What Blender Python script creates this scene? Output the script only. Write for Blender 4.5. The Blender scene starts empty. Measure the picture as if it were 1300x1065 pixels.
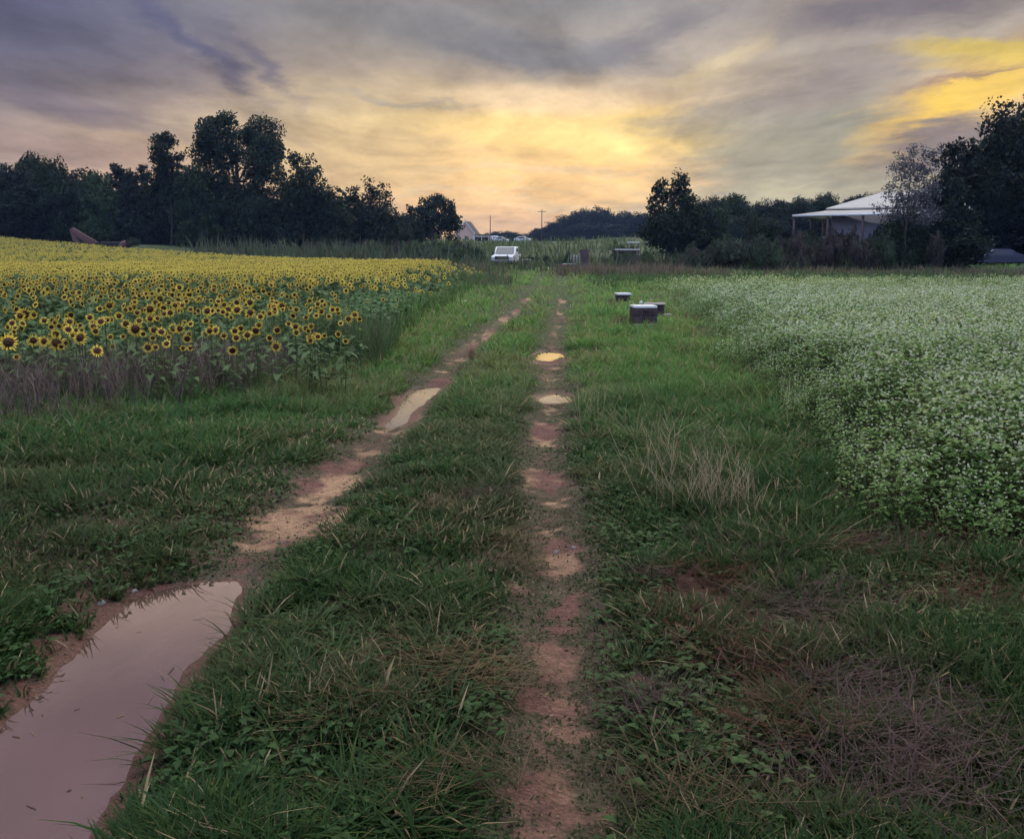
import bpy, math, random
import numpy as np
R = math.radians
rng = np.random.default_rng(7)
random.seed(7)
sc = bpy.context.scene
COL = sc.collection

# ---------------------------------------------------------------- camera
FPX = 1200.0; CAMZ = 1.6; PITCH = math.atan((488 - 315) / FPX)
cd = bpy.data.cameras.new('camera'); cam = bpy.data.objects.new('camera', cd); COL.objects.link(cam)
cam.location = (0, 0, CAMZ); cam.rotation_euler = (math.pi / 2 - PITCH, 0, 0)
cd.sensor_width = 36; cd.lens = 36 * FPX / 1300; cd.shift_y = -44.5 / 1300
cd.clip_start = 0.05; cd.clip_end = 4000
sc.camera = cam

# ---------------------------------------------------------------- world
SUN_AZ, SUN_EL = R(24), R(17)          # measured from +Y towards +X
w = bpy.data.worlds.new('World'); sc.world = w; w.use_nodes = True
nt = w.node_tree; nt.nodes.clear()
N = nt.nodes.new; L = nt.links.new
out = N('ShaderNodeOutputWorld'); bg = N('ShaderNodeBackground'); bg.inputs[1].default_value = 0.1
L(bg.outputs[0], out.inputs[0])
sky = N('ShaderNodeTexSky'); sky.sky_type = 'NISHITA'; sky.sun_disc = False
sky.sun_elevation = SUN_EL; sky.sun_rotation = SUN_AZ
tc = N('ShaderNodeTexCoord'); sep = N('ShaderNodeSeparateXYZ'); L(tc.outputs['Generated'], sep.inputs[0])
def M(op, a, b=None, c=None, clamp=False):
    n = N('ShaderNodeMath'); n.operation = op; n.use_clamp = clamp
    for i, v in enumerate((a, b, c)):
        if v is None: continue
        if isinstance(v, (int, float)): n.inputs[i].default_value = v
        else: L(v, n.inputs[i])
    return n.outputs[0]
def smooth(v, a, b):
    n = N('ShaderNodeMapRange'); n.interpolation_type = 'SMOOTHSTEP'
    L(v, n.inputs[0]); n.inputs[1].default_value = a; n.inputs[2].default_value = b
    return n.outputs[0]
def mixc(f, a, b):
    n = N('ShaderNodeMix'); n.data_type = 'RGBA'
    if isinstance(f, (int, float)): n.inputs[0].default_value = f
    else: L(f, n.inputs[0])
    for i, v in ((6, a), (7, b)):
        if isinstance(v, tuple): n.inputs[i].default_value = (*v, 1)
        else: L(v, n.inputs[i])
    return n.outputs[2]
def D(az, px=True): return az
AZ = M('MULTIPLY', M('ARCTAN2', sep.outputs[0], sep.outputs[1]), 57.2958)
EL = M('MULTIPLY', M('ARCSINE', sep.outputs[2]), 57.2958)
comb = N('ShaderNodeCombineXYZ'); L(AZ, comb.inputs[0]); L(EL, comb.inputs[1])
# cloud-sheet coordinate: position on a high flat layer, gives streaks that flatten at the horizon
zc = M('ADD', M('MAXIMUM', sep.outputs[2], 0.0), 0.09)
cl = N('ShaderNodeCombineXYZ'); L(M('DIVIDE', sep.outputs[0], zc), cl.inputs[0]); L(M('DIVIDE', sep.outputs[1], zc), cl.inputs[1])
def noise(vec, scale, detail=5, rough=.55, dist=0.0, loc=(0, 0, 0), sca=(1, 1, 1), rot=0.0):
    mp = N('ShaderNodeMapping'); L(vec, mp.inputs[0]); mp.inputs[1].default_value = loc
    mp.inputs[3].default_value = sca; mp.inputs[2].default_value = (0, 0, R(rot))
    n = N('ShaderNodeTexNoise'); L(mp.outputs[0], n.inputs[0]); n.inputs['Scale'].default_value = scale
    n.inputs['Detail'].default_value = detail; n.inputs['Roughness'].default_value = rough; n.inputs['Distortion'].default_value = dist
    return n
# wavy direction used for the shaped patches
wn = noise(cl.outputs[0], 0.55, 4, .55, .6, loc=(3, 1, 0))
wsub = N('ShaderNodeVectorMath'); wsub.operation = 'SUBTRACT'; L(wn.outputs['Color'], wsub.inputs[0]); wsub.inputs[1].default_value = (.5, .5, .5)
wmul = N('ShaderNodeVectorMath'); wmul.operation = 'MULTIPLY'; L(wsub.outputs[0], wmul.inputs[0]); wmul.inputs[1].default_value = (4.5, 2.0, 0)
wadd = N('ShaderNodeVectorMath'); wadd.operation = 'ADD'; L(comb.outputs[0], wadd.inputs[0]); L(wmul.outputs[0], wadd.inputs[1])
fn = noise(cl.outputs[0], 2.6, 6, .65, .3, loc=(9, 4, 0), sca=(1, .7, 1), rot=18)
fsub = N('ShaderNodeVectorMath'); fsub.operation = 'SUBTRACT'; L(fn.outputs['Color'], fsub.inputs[0]); fsub.inputs[1].default_value = (.5, .5, .5)
fmul = N('ShaderNodeVectorMath'); fmul.operation = 'MULTIPLY'; L(fsub.outputs[0], fmul.inputs[0]); fmul.inputs[1].default_value = (7, 3.0, 0)
fadd = N('ShaderNodeVectorMath'); fadd.operation = 'ADD'; L(wadd.outputs[0], fadd.inputs[0]); L(fmul.outputs[0], fadd.inputs[1])
WV = fadd.outputs[0]
def ang(px, py):   # picture point of the photograph -> sky angles
    a = (px - 650) / FPX; b = (488 - py) / FPX
    y = math.cos(PITCH) + b * math.sin(PITCH); z = -math.sin(PITCH) + b * math.cos(PITCH)
    return math.degrees(math.atan2(a, y)), math.degrees(math.asin(z / math.sqrt(a * a + y * y + z * z)))
def blob(px, py, rx, ry, rot=0, p0=0.0, p1=0.8, vec=None):
    """soft patch centred on a sky direction; radii in photo pixels (0.0477 deg each)"""
    az, el = ang(px, py)
    mp = N('ShaderNodeMapping'); mp.vector_type = 'TEXTURE'; L(vec or WV, mp.inputs[0])
    mp.inputs[1].default_value = (az, el, 0); mp.inputs[2].default_value = (0, 0, R(rot))
    mp.inputs[3].default_value = (rx * .0477, ry * .0477, 1)
    g = N('ShaderNodeTexGradient'); g.gradient_type = 'SPHERICAL'; L(mp.outputs[0], g.inputs[0])
    return smooth(g.outputs[1], p0, p1)
K = 1.0
# base: warm low band in front, grey mauve higher up
front = smooth(M('ABSOLUTE', AZ), 75, 8)
warm = (0.63, 0.46, 0.27); high = (0.19, 0.165, 0.15)
b0 = mixc(smooth(EL, 3.5, 15.5), (0.56, 0.40, 0.22), (0.155, 0.150, 0.155))
side = mixc(smooth(EL, 1, 15), (0.24, 0.185, 0.18), (0.07, 0.072, 0.11))
base = mixc(smooth(AZ, -10, -33), b0, side)
base = mixc(smooth(AZ, 8, 20), base, mixc(smooth(EL, 1, 15), (0.40, 0.38, 0.27), (0.13, 0.11, 0.115)))
# nishita contributes where the sheet is thin
skym = N('ShaderNodeVectorMath'); skym.operation = 'SCALE'; L(sky.outputs[0], skym.inputs[0]); skym.inputs[3].default_value = 0.1
base = mixc(0.06, base, skym.outputs[0])
# patches
def paint(c, f, col, k=1.0): return mixc(M('MULTIPLY', f, k), c, col)
c = base
c = paint(c, blob(690, 220, 380, 105, 0, 0, .7), (0.74, 0.51, 0.23), .9)
c = paint(c, blob(520, 150, 280, 60, -4, 0, .8), (0.60, 0.47, 0.25), .8)
c = paint(c, blob(400, 200, 260, 70, -4, 0, .8), (0.50, 0.40, 0.23), .7)
c = paint(c, blob(740, 168, 250, 42, -4, 0, .6), (0.82, 0.60, 0.25), .95)
c = paint(c, blob(850, 168, 90, 26, -8, 0, .6), (0.84, 0.62, 0.20), .8)
c = paint(c, blob(640, 278, 330, 34, 0, 0, .8), (0.66, 0.45, 0.24), .7)
c = paint(c, blob(690, 212, 260, 9, 0, 0, .9), (0.62, 0.50, 0.33), .6)
c = paint(c, blob(600, 243, 260, 8, 2, 0, .9), (0.60, 0.50, 0.34), .55)
c = paint(c, blob(760, 262, 200, 9, -2, 0, .9), (0.66, 0.56, 0.36), .5)
# grey green bank right of the bright gap
c = paint(c, blob(1030, 205, 230, 110, 0, 0, .6), (0.27, 0.275, 0.225), .92)
c = paint(c, blob(980, 265, 260, 46, 0, 0, .8), (0.43, 0.42, 0.29), .75)
c = paint(c, blob(900, 150, 150, 26, 10, 0, .9), (0.33, 0.30, 0.25), .75)
c = paint(c, blob(690, 62, 280, 36, -6, 0, .8), (0.17, 0.17, 0.18), .85)
c = paint(c, blob(690, 128, 190, 26, -3, 0, .7, vec=comb.outputs[0]), (0.74, 0.56, 0.34), .8)
c = paint(c, blob(905, 92, 130, 26, 40, 0, .9), (0.52, 0.42, 0.26), .8)
c = paint(c, blob(950, 38, 200, 28, 18, 0, .9), (0.38, 0.32, 0.25), .6)
c = paint(c, blob(1060, 105, 170, 55, 10, 0, .9), (0.20, 0.17, 0.17), .7)
c = paint(c, blob(830, 42, 110, 26, 25, 0, .9), (0.15, 0.14, 0.155), .65)
c = paint(c, blob(1120, 15, 260, 44, 3, 0, .9), (0.115, 0.10, 0.12), .8)
# fire-yellow gaps near the sun
c = paint(c, blob(1280, 100, 200, 62, 22, 0, .9), (0.44, 0.27, 0.13), .85)
c = paint(c, blob(1255, 118, 215, 44, 22, 0, .8), (0.72, 0.50, 0.10), 1)
c = paint(c, blob(1315, 90, 90, 40, 20, 0, .9), (0.72, 0.50, 0.12), 1)
c = paint(c, blob(1255, 62, 130, 19, -3, 0, .8), (0.56, 0.42, 0.10), .9)
c = paint(c, blob(1215, 84, 100, 13, -2, 0, .8), (0.50, 0.36, 0.11), .7)
c = paint(c, blob(1225, 99, 110, 10, 10, 0, .9), (0.26, 0.18, 0.15), .8)
c = paint(c, blob(1200, 178, 130, 32, 10, 0, .7), (0.20, 0.175, 0.18), .95)
# dark upper left with slanting streaks
c = paint(c, blob(40, 20, 420, 130, -10, 0, .9), (0.075, 0.075, 0.125), .7)
c = paint(c, blob(240, 55, 230, 22, -38, 0, 1.0), (0.075, 0.075, 0.125), .75)
c = paint(c, blob(330, 85, 150, 16, -34, 0, 1.0), (0.10, 0.095, 0.14), .6)
c = paint(c, blob(100, 130, 240, 26, -14, 0, .9), (0.12, 0.105, 0.145), .55)
c = paint(c, blob(60, 190, 280, 34, -6, 0, .8), (0.29, 0.215, 0.20), .5)
c = paint(c, blob(330, 140, 200, 36, 6, 0, .8), (0.40, 0.33, 0.24), .55)
c = paint(c, blob(505, 118, 130, 8, -3, 0, .9), (0.33, 0.30, 0.25), .7)
c = mixc(M('MULTIPLY', smooth(EL, 13, 17), M('MULTIPLY', front, smooth(AZ, 6, -4))), c, (0.46, 0.34, 0.26))
c = mixc(M('MULTIPLY', smooth(EL, 17, 26), front), c, (0.115, 0.085, 0.11))
# streaky texture over everything
st = noise(cl.outputs[0], 1.1, 7, .6, .9, sca=(1, .55, 1), rot=24)
st2 = noise(cl.outputs[0], 3.2, 6, .62, .4, sca=(1.2, .5, 1), rot=-30, loc=(5, 2, 0))
st3 = noise(cl.outputs[0], 9.0, 6, .65, .3, sca=(1.1, .5, 1), rot=12, loc=(1, 7, 0))
tex = M('ADD', M('ADD', M('MULTIPLY', M('SUBTRACT', st3.outputs[0], .5), .22), M('MULTIPLY', M('SUBTRACT', st.outputs[0], .5), 1.25)), M('MULTIPLY', M('SUBTRACT', st2.outputs[0], .5), .75))
gain = M('MULTIPLY', M('ADD', 1.0, tex), 0.86)
gt = N('ShaderNodeVectorMath'); gt.operation = 'MULTIPLY'; L(c, gt.inputs[0]); L(mixc(smooth(EL, 3, 13), (1.08, .97, .84), (.97, .98, 1.02)), gt.inputs[1]); c = gt.outputs[0]
gm = N('ShaderNodeVectorMath'); gm.operation = 'SCALE'; L(c, gm.inputs[0]); L(gain, gm.inputs[3])
c = gm.outputs[0]
# sky overhead and behind the viewer: a paler, bluer overcast
up = smooth(EL, 42, 66)
back = smooth(M('ABSOLUTE', AZ), 60, 130)
c = mixc(up, c, (1.65, 1.70, 1.80))
c = mixc(M('MULTIPLY', back, M('SUBTRACT', 1, up)), c, (0.34, 0.44, 0.80))
c = mixc(smooth(EL, 0.0, -4), c, (0.10, 0.10, 0.09))
fin = N('ShaderNodeVectorMath'); fin.operation = 'SCALE'; L(c, fin.inputs[0]); fin.inputs[3].default_value = 10.0
L(fin.outputs[0], bg.inputs[0])

sd = bpy.data.lights.new('sun', 'SUN'); so = bpy.data.objects.new('sun', sd); COL.objects.link(so)
sd.energy = 0.55; sd.angle = R(16); sd.color = (1.0, 0.80, 0.50)
from mathutils import Vector, Matrix
sv = Vector((math.sin(SUN_AZ) * math.cos(SUN_EL), math.cos(SUN_AZ) * math.cos(SUN_EL), math.sin(SUN_EL)))
so.rotation_euler = sv.to_track_quat('Z', 'Y').to_euler()

sc.view_settings.view_transform = 'Standard'; sc.view_settings.look = 'None'
sc.view_settings.exposure = 0.7; sc.view_settings.gamma = 1.0; sc.view_settings.use_curve_mapping = False
sc.render.engine = 'CYCLES'
cy = sc.cycles
cy.max_bounces = 4; cy.diffuse_bounces = 2; cy.glossy_bounces = 2; cy.transmission_bounces = 3
cy.transparent_max_bounces = 4; cy.volume_bounces = 0
cy.use_adaptive_sampling = True; cy.adaptive_threshold = .03; cy.use_denoising = True; cy.caustics_reflective = False; cy.caustics_refractive = False

# ---------------------------------------------------------------- helpers
def tag(o, label=None, cat=None, group=None, kind=None):
    if label: o['label'] = label
    if cat: o['category'] = cat
    if group: o['group'] = group
    if kind: o['kind'] = kind
    return o
def h01(ix, iy, s):
    n = (ix.astype(np.int64) * 374761393 + iy.astype(np.int64) * 668265263 + s * 974634777) & 0xffffffff
    n = ((n ^ (n >> 13)) * 1274126177) & 0xffffffff
    return ((n ^ (n >> 16)) & 0xffff) / 65535.0
def vn(x, y, s=0):
    x = np.asarray(x, float); y = np.asarray(y, float)
    ix = np.floor(x); iy = np.floor(y); fx = x - ix; fy = y - iy
    fx = fx * fx * (3 - 2 * fx); fy = fy * fy * (3 - 2 * fy)
    a = h01(ix, iy, s); b = h01(ix + 1, iy, s); c_ = h01(ix, iy + 1, s); d = h01(ix + 1, iy + 1, s)
    return (a * (1 - fx) + b * fx) * (1 - fy) + (c_ * (1 - fx) + d * fx) * fy
def fbm(x, y, scale=1.0, s=0, o=4):
    t = 0; a = .5; f = 1 / scale; tot = 0
    for i in range(o):
        t = t + a * vn(np.asarray(x) * f + 17.3 * i, np.asarray(y) * f - 9.1 * i, s + i); tot += a; a *= .5; f *= 2.03
    return t / tot
def ss(v, a, b):
    t = np.clip((np.asarray(v, float) - a) / (b - a), 0, 1); return t * t * (3 - 2 * t)
def flat(px, py, z=0.0):
    """photo pixel -> point on the horizontal plane z"""
    a = (px - 650) / FPX; b = (488 - py) / FPX
    dy = math.cos(PITCH) + b * math.sin(PITCH); dz = -math.sin(PITCH) + b * math.cos(PITCH)
    t = (z - CAMZ) / dz
    return a * t, dy * t

# ---------------------------------------------------------------- terrain
def line(pts):
    q = sorted([(flat(*p)[1], flat(*p)[0]) for p in pts]); return np.array([a for a, b in q]), np.array([b for a, b in q])
RLy, RLx = line([(60, 980), (170, 850), (270, 745), (380, 645), (440, 590), (500, 540), (545, 490), (605, 428), (640, 405), (662, 380), (676, 362), (690, 345)])
RRy, RRx = line([(690, 1060), (700, 950), (703, 850), (712, 760), (714, 700), (692, 600), (693, 540), (703, 505), (697, 452), (705, 420), (712, 380), (712, 360), (712, 345)])
def rutL(y): return np.interp(y, RLy, RLx)
def rutR(y): return np.interp(y, RRy, RRx)
PUD = {
 'large': [(-330, 1120), (-190, 1000), (-60, 950), (0, 927), (45, 885), (90, 838), (130, 792), (165, 762), (215, 746), (262, 740), (300, 738), (308, 744), (298, 770), (290, 798), (262, 830), (238, 852), (228, 882), (205, 905), (186, 935), (165, 970), (130, 1030), (100, 1120)],
 'long': [(487, 545), (497, 530), (505, 519), (512, 508), (520, 499), (531, 493), (546, 491), (559, 492), (553, 499), (543, 507), (532, 517), (524, 527), (514, 537), (500, 545)],
 'right_near': [(681, 508), (690, 503), (700, 501), (708, 500), (714, 504), (724, 502), (732, 506), (722, 510), (712, 512), (704, 514), (692, 513)],
 'right_far': [(676, 452), (684, 448), (694, 446), (706, 447), (717, 450), (716, 454), (706, 456), (696, 460), (684, 459)],
}
def sdf(px, py, poly):
    n = len(poly); dmin = np.full(px.shape, 1e9); inside = np.zeros(px.shape, bool)
    for i in range(n):
        x1, y1 = poly[i]; x2, y2 = poly[(i + 1) % n]; ex, ey = x2 - x1, y2 - y1
        t = np.clip(((px - x1) * ex + (py - y1) * ey) / (ex * ex + ey * ey + 1e-12), 0, 1)
        dmin = np.minimum(dmin, np.hypot(px - x1 - t * ex, py - y1 - t * ey))
        with np.errstate(divide='ignore', invalid='ignore'):
            c_ = ((y1 > py) != (y2 > py)) & (px < (x2 - x1) * (py - y1) / (y2 - y1 + 1e-12) + x1)
        inside ^= c_
    return np.where(inside, -dmin, dmin)
WZ = -0.075
PUDW = {k: [flat(a, b, WZ) for a, b in v] for k, v in PUD.items()}
def puddle_sd(x, y):
    x = np.asarray(x, float); y = np.asarray(y, float); sh = x.shape; x = x.ravel(); y = y.ravel()
    o = np.full(x.shape, 9.0)
    for poly in PUDW.values():
        P = np.array(poly); m = (x > P[:, 0].min() - .8) & (x < P[:, 0].max() + .8) & (y > P[:, 1].min() - .8) & (y < P[:, 1].max() + .8)
        if m.any(): o[m] = np.minimum(o[m], sdf(x[m], y[m], poly))
    return o.reshape(sh)
def hbase(x, y):
    x = np.asarray(x, float); y = np.asarray(y, float)
    h = 1.5 * np.clip((-x - 9) / 45, 0, 1.6) ** 1.3 * ss(y, 20, 100)
    h = h + 3.1 * ss(y, 95, 215) + 1.0 * ss(y, 58, 88) * ss(x, 12, 28)
    h = h + (fbm(x, y, 9, 3, 2) - .5) * .22 * ss(y, 8, 30) + (fbm(x, y, 40, 5, 2) - .5) * .8 * ss(y, 60, 140) * ss(np.abs(x), 0, 30)
    return h
def height(x, y):
    x = np.asarray(x, float); y = np.asarray(y, float)
    h = hbase(x, y); near = ss(y, 60, 30)
    dl = x - rutL(y) - (fbm(y, y * 0, 1.3, 9, 2) - .5) * .25; dr = x - rutR(y) - (fbm(y, y * 0, 1.1, 12, 2) - .5) * .2
    h = h - near * (.055 * np.exp(-(dl / .24) ** 2) + .045 * np.exp(-(dr / .19) ** 2))
    h = h + near * .02 * np.exp(-((x - (rutL(y) + rutR(y)) / 2) / .4) ** 2)
    h = h + near * ((fbm(x, y, .9, 21, 4) - .5) * .07 + (fbm(x, y, .16, 31, 3) - .5) * .022)
    sdv = puddle_sd(x, y)
    n = (fbm(x, y, .28, 44, 4) - .5) * .10 + (fbm(x, y, .05, 47, 2) - .5) * .022
    tgt = WZ + np.clip((sdv + n) * .22, -.05, .06)
    k = ss(sdv, .38, .16)
    return h * (1 - k) + tgt * k
def H(x, y): return float(height(np.array([x]), np.array([y]))[0])
# bare-mud patches (photo pixel, radii in metres, strength)
MUDP = [(20, 860, .16, .2, .8), (70, 805, .18, .2, .8), (120, 765, .2, .2, .8), (180, 735, .25, .15, .8), (-40, 905, .2, .2, .8), (365, 668, .3, .25, .8), (405, 622, .22, .3, .8), (600, 440, .15, .8, .7), (385, 650, .34, .40, 1.1), (420, 605, .26, .6, 1.0), (450, 580, .16, .5, .8), (345, 680, .3, .3, .8), (250, 700, .7, .25, .35), (150, 745, .5, .3, .5), (90, 820, .35, .35, .6),
        (620, 424, .16, 1.6, 1.1), (640, 405, .18, 2.2, 1.0), (600, 435, .2, 1.0, .8), (655, 393, .15, 2.5, 1), (668, 379, .2, 1.6, 1.1), (560, 480, .22, .7, .9), (500, 548, .35, .35, .7), (475, 570, .2, .3, .7),
        (692, 545, .15, .7, 1.0), (690, 600, .16, .45, .9), (700, 455, .5, .6, .9), (706, 505, .32, .5, .9), (712, 700, .11, .40, .9), (724, 692, .08, .12, 1), (708, 770, .10, .2, .6), (706, 830, .11, .25, .85), (695, 885, .14, .12, .85), (720, 925, .15, .12, .7), (690, 1000, .2, .2, .75),
        (714, 380, .15, 1.2, 1.1), (713, 400, .12, 4, .7), (545, 655, .14, .1, .6), (610, 775, .15, .12, .6), (660, 745, .1, .2, .6), (560, 700, .1, .08, .5),
        (880, 745, .16, .2, .8), (915, 765, .14, .2, .7), (960, 800, .14, .16, .6), (850, 735, .2, .14, .6), (905, 690, .12, .12, .6), (1000, 860, .15, .13, .7), (1060, 910, .18, .14, .7), (1150, 960, .2, .15, .7), (1200, 900, .15, .15, .5), (940, 910, .12, .1, .5), (1210, 690, .3, .2, .8), (1190, 760, .3, .2, .6), (1120, 720, .3, .12, .5), (820, 860, .15, .08, .6), (790, 900, .12, .1, .4)]
MUDW = [(*flat(a, b), rx, ry, s) for a, b, rx, ry, s in MUDP]
def mud(x, y):
    x = np.asarray(x, float); y = np.asarray(y, float)
    dl = x - rutL(y); dr = x - rutR(y); near = ss(y, 45, 20)
    m = near * (.47 * np.exp(-(dl / .26) ** 2) + .45 * np.exp(-(dr / .17) ** 2))
    for cx, cy_, rx, ry, s in MUDW: m = np.maximum(m, s * np.exp(-((x - cx) / rx) ** 2 - ((y - cy_) / ry) ** 2))
    m = np.maximum(m, 1.15 * ss(puddle_sd(x, y) + (fbm(x, y, .5, 65, 3) - .42) * .35, .14, .0)); m = np.maximum(m, 1.3 * ss(puddle_sd(x, y), .05, .0))
    m = np.maximum(m,   .52 * np.exp(-((x - rutR(y) - (fbm(y, 0 * y, .5, 67, 2) - .5) * .2) / (.105 + .02 * np.sin(y * 5))) ** 2) * ss(y, 5.4, 4.8))
    m = np.maximum(m, .52 * np.exp(-((x - rutL(y)) / .25) ** 2) * ss(y, 4.6, 5.2) * ss(y, 12, 8))
    m = m + (fbm(x, y, .35, 61, 4) - .5) * .55 + (fbm(x, y, .07, 62, 3) - .5) * .75
    return ss(m, .38, .66)
WORN = [(*flat(a, b), rx, ry, s_) for a, b, rx, ry, s_ in [(230, 665, .8, .5, 1), (100, 720, .7, .4, 1), (330, 640, .45, .6, .9), (430, 600, .4, .8, .6), (560, 470, .4, 2, .6), (620, 700, .25, .5, .5), (700, 850, .35, 1.0, .6), (900, 755, .3, .3, .9), (1020, 800, .22, .3, .8), (960, 880, .2, .2, .7),
        (1100, 900, .32, .3, .9), (1220, 760, .3, .4, .8), (1080, 700, .3, .35, .7), (60, 600, .8, .5, .7), (1150, 1000, .7, .3, 1), (480, 700, .2, .2, .5), (840, 870, .4, .2, .6), (600, 900, .3, .2, .6)]]
def worn(x, y):
    w_ = 0 * x
    for cx, cy_, rx, ry, s_ in WORN: w_ = np.maximum(w_, s_ * np.exp(-((x - cx) / rx) ** 2 - ((y - cy_) / ry) ** 2))
    w_ = np.maximum(w_, .50 * np.exp(-((x - rutR(y)) / .22) ** 2) * ss(y, 40, 20)); w_ = np.maximum(w_, .55 * np.exp(-((x - rutL(y)) / .32) ** 2) * ss(y, 40, 20))
    return np.clip(w_ + (fbm(x, y, .3, 63, 3) - .5) * .6, 0, 1)
def sun_front(x): return np.where(x > -6, 10.0 + (x + 6) * .85, 10.0 + 0 * x)
def in_sun(x, y):
    xr = np.interp(y, [10, 13.3, 20, 32, 48, 56], [-2.3, -2.3, -2.3, -1.9, -1.3, -1.6])
    return (y > sun_front(x)) & (x < xr + (fbm(x, y, 2.5, 71, 2) - .5) * 1.0) & (y < 53 - x)
def buck_edge(y): return 1.85 + .093 * y + (fbm(y, y * 0, 1.4, 77, 3) - .5) * 1.2
def in_buck(x, y): return (x > buck_edge(y)) & (y > 3.6) & (y < 37.5 + (fbm(x, x * 0, 6, 79, 2) - .5) * 5) & ((y > 4.6) | (x > 2.5 + (4.6 - y) * .9))

def axis(breaks):
    o = []
    for a, b, st_ in breaks: o.extend(np.arange(a, b, st_))
    o.append(breaks[-1][1]); return np.array(o)
gx = axis([(-700, -200, 50), (-200, -60, 10), (-60, -14, 1.6), (-14, -5.5, .22), (-5.5, -2.6, .06), (-2.6, 2.0, .028), (2.0, 4.5, .07), (4.5, 14, .3), (14, 60, 1.6), (60, 200, 10), (200, 700, 50)])
gy = axis([(-60, 0, 6), (0, 1.6, .16), (1.6, 2.4, .05), (2.4, 6.2, .03), (6.2, 11, .045), (11, 16, .07), (16, 30, .22), (30, 60, .7), (60, 150, 3), (150, 400, 12), (400, 1400, 60)])
X, Y = np.meshgrid(gx, gy); Z = height(X, Y)
nx, ny = len(gx), len(gy)
V = np.stack([X.ravel(), Y.ravel(), Z.ravel()], 1)
ii = (np.arange(ny - 1)[:, None] * nx + np.arange(nx - 1)[None, :]).ravel()
F = np.stack([ii, ii + 1, ii + nx + 1, ii + nx], 1)

def mesh_np(name, V, F, cols=None, smooth_=False):
    V = np.ascontiguousarray(V, dtype=np.float32); F = np.ascontiguousarray(F, dtype=np.int32)
    me = bpy.data.meshes.new(name); nv, nf = len(V), len(F); k = F.shape[1]
    me.vertices.add(nv); me.vertices.foreach_set('co', V.ravel())
    me.loops.add(nf * k); me.loops.foreach_set('vertex_index', F.ravel())
    me.polygons.add(nf); me.polygons.foreach_set('loop_start', np.arange(nf, dtype=np.int32) * k)
    me.update(calc_edges=True)
    if smooth_: me.polygons.foreach_set('use_smooth', np.ones(nf, bool))
    if cols is not None:
        a = me.color_attributes.new('Col', 'FLOAT_COLOR', 'POINT')
        c4 = np.ones((nv, 4), np.float32); c4[:, :3] = cols; a.data.foreach_set('color', c4.ravel())
    return me
def add_np(name, V, F, mat, parent=None, cols=None, smooth_=False, loc=None):
    me = mesh_np(name, V, F, cols, smooth_); me.materials.append(mat)
    o = bpy.data.objects.new(name, me); COL.objects.link(o)
    if parent: o.parent = parent
    if loc is not None: o.location = loc
    return o

# ---------------------------------------------------------------- materials
class NT:
    def __init__(s, name):
        s.m = bpy.data.materials.new(name); s.m.use_nodes = True; s.t = s.m.node_tree
        s.b = s.t.nodes['Principled BSDF']; s.o = s.t.nodes['Material Output']
    def n(s, t): return s.t.nodes.new(t)
    def l(s, a, b): s.t.links.new(a, b)
def noise_col(q, a, b, scale, detail=4, coord='Object', lo=.3, hi=.7):
    tcn = q.n('ShaderNodeTexCoord'); no = q.n('ShaderNodeTexNoise'); q.l(tcn.outputs[coord], no.inputs[0])
    no.inputs['Scale'].default_value = scale; no.inputs['Detail'].default_value = detail
    r = q.n('ShaderNodeValToRGB'); q.l(no.outputs[0], r.inputs[0])
    r.color_ramp.elements[0].position = lo; r.color_ramp.elements[1].position = hi
    r.color_ramp.elements[0].color = (*a, 1); r.color_ramp.elements[1].color = (*b, 1)
    return r.outputs[0], no
def solid(name, a, b=None, rough=.7, scale=6, metal=0, bump=0.0, spec=.4):
    q = NT(name); b = b or tuple(min(1, v * 1.25) for v in a)
    c_, no = noise_col(q, a, b, scale); q.l(c_, q.b.inputs['Base Color'])
    q.b.inputs['Roughness'].default_value = rough; q.b.inputs['Metallic'].default_value = metal
    q.b.inputs['Specular IOR Level'].default_value = spec
    if bump:
        bp = q.n('ShaderNodeBump'); bp.inputs['Strength'].default_value = bump; q.l(no.outputs[0], bp.inputs['Height']); q.l(bp.outputs[0], q.b.inputs['Normal'])
    return q.m
def leafmat(name, trans=.35, rough=.6, tint=(1, 1, 1), spec=.25, hue=True):
    """vertex colour (leaf's own colour) with light passing through"""
    q = NT(name); at = q.n('ShaderNodeAttribute'); at.attribute_name = 'Col'
    src = at.outputs[0]
    oi = q.n('ShaderNodeObjectInfo'); hs = q.n('ShaderNodeHueSaturation')
    mr = q.n('ShaderNodeMapRange'); q.l(oi.outputs['Random'], mr.inputs[0]); mr.inputs[3].default_value = .8; mr.inputs[4].default_value = 1.2
    q.l(mr.outputs[0], hs.inputs['Value']); q.l(src, hs.inputs['Color']); src = hs.outputs[0]
    q.l(src, q.b.inputs['Base Color']); q.b.inputs['Roughness'].default_value = rough; q.b.inputs['Specular IOR Level'].default_value = spec
    tr = q.n('ShaderNodeBsdfTranslucent'); q.l(src, tr.inputs[0])
    mx = q.n('ShaderNodeMixShader'); mx.inputs[0].default_value = trans
    q.l(q.b.outputs[0], mx.inputs[1]); q.l(tr.outputs[0], mx.inputs[2]); q.l(mx.outputs[0], q.o.inputs[0])
    return q.m
M_LEAF = leafmat('leaf', .3); M_GRASS = leafmat('grass_blade', .38, .6, spec=.12); M_PETAL = leafmat('petal', .25, .6)
M_CROWN = leafmat('tree_leaf', .22, .7, spec=.15)
M_BARK = solid('bark', (.035, .028, .022), (.09, .07, .055), .9, 9, bump=.5)
M_STEM = leafmat('stem', .1, .6)

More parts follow.
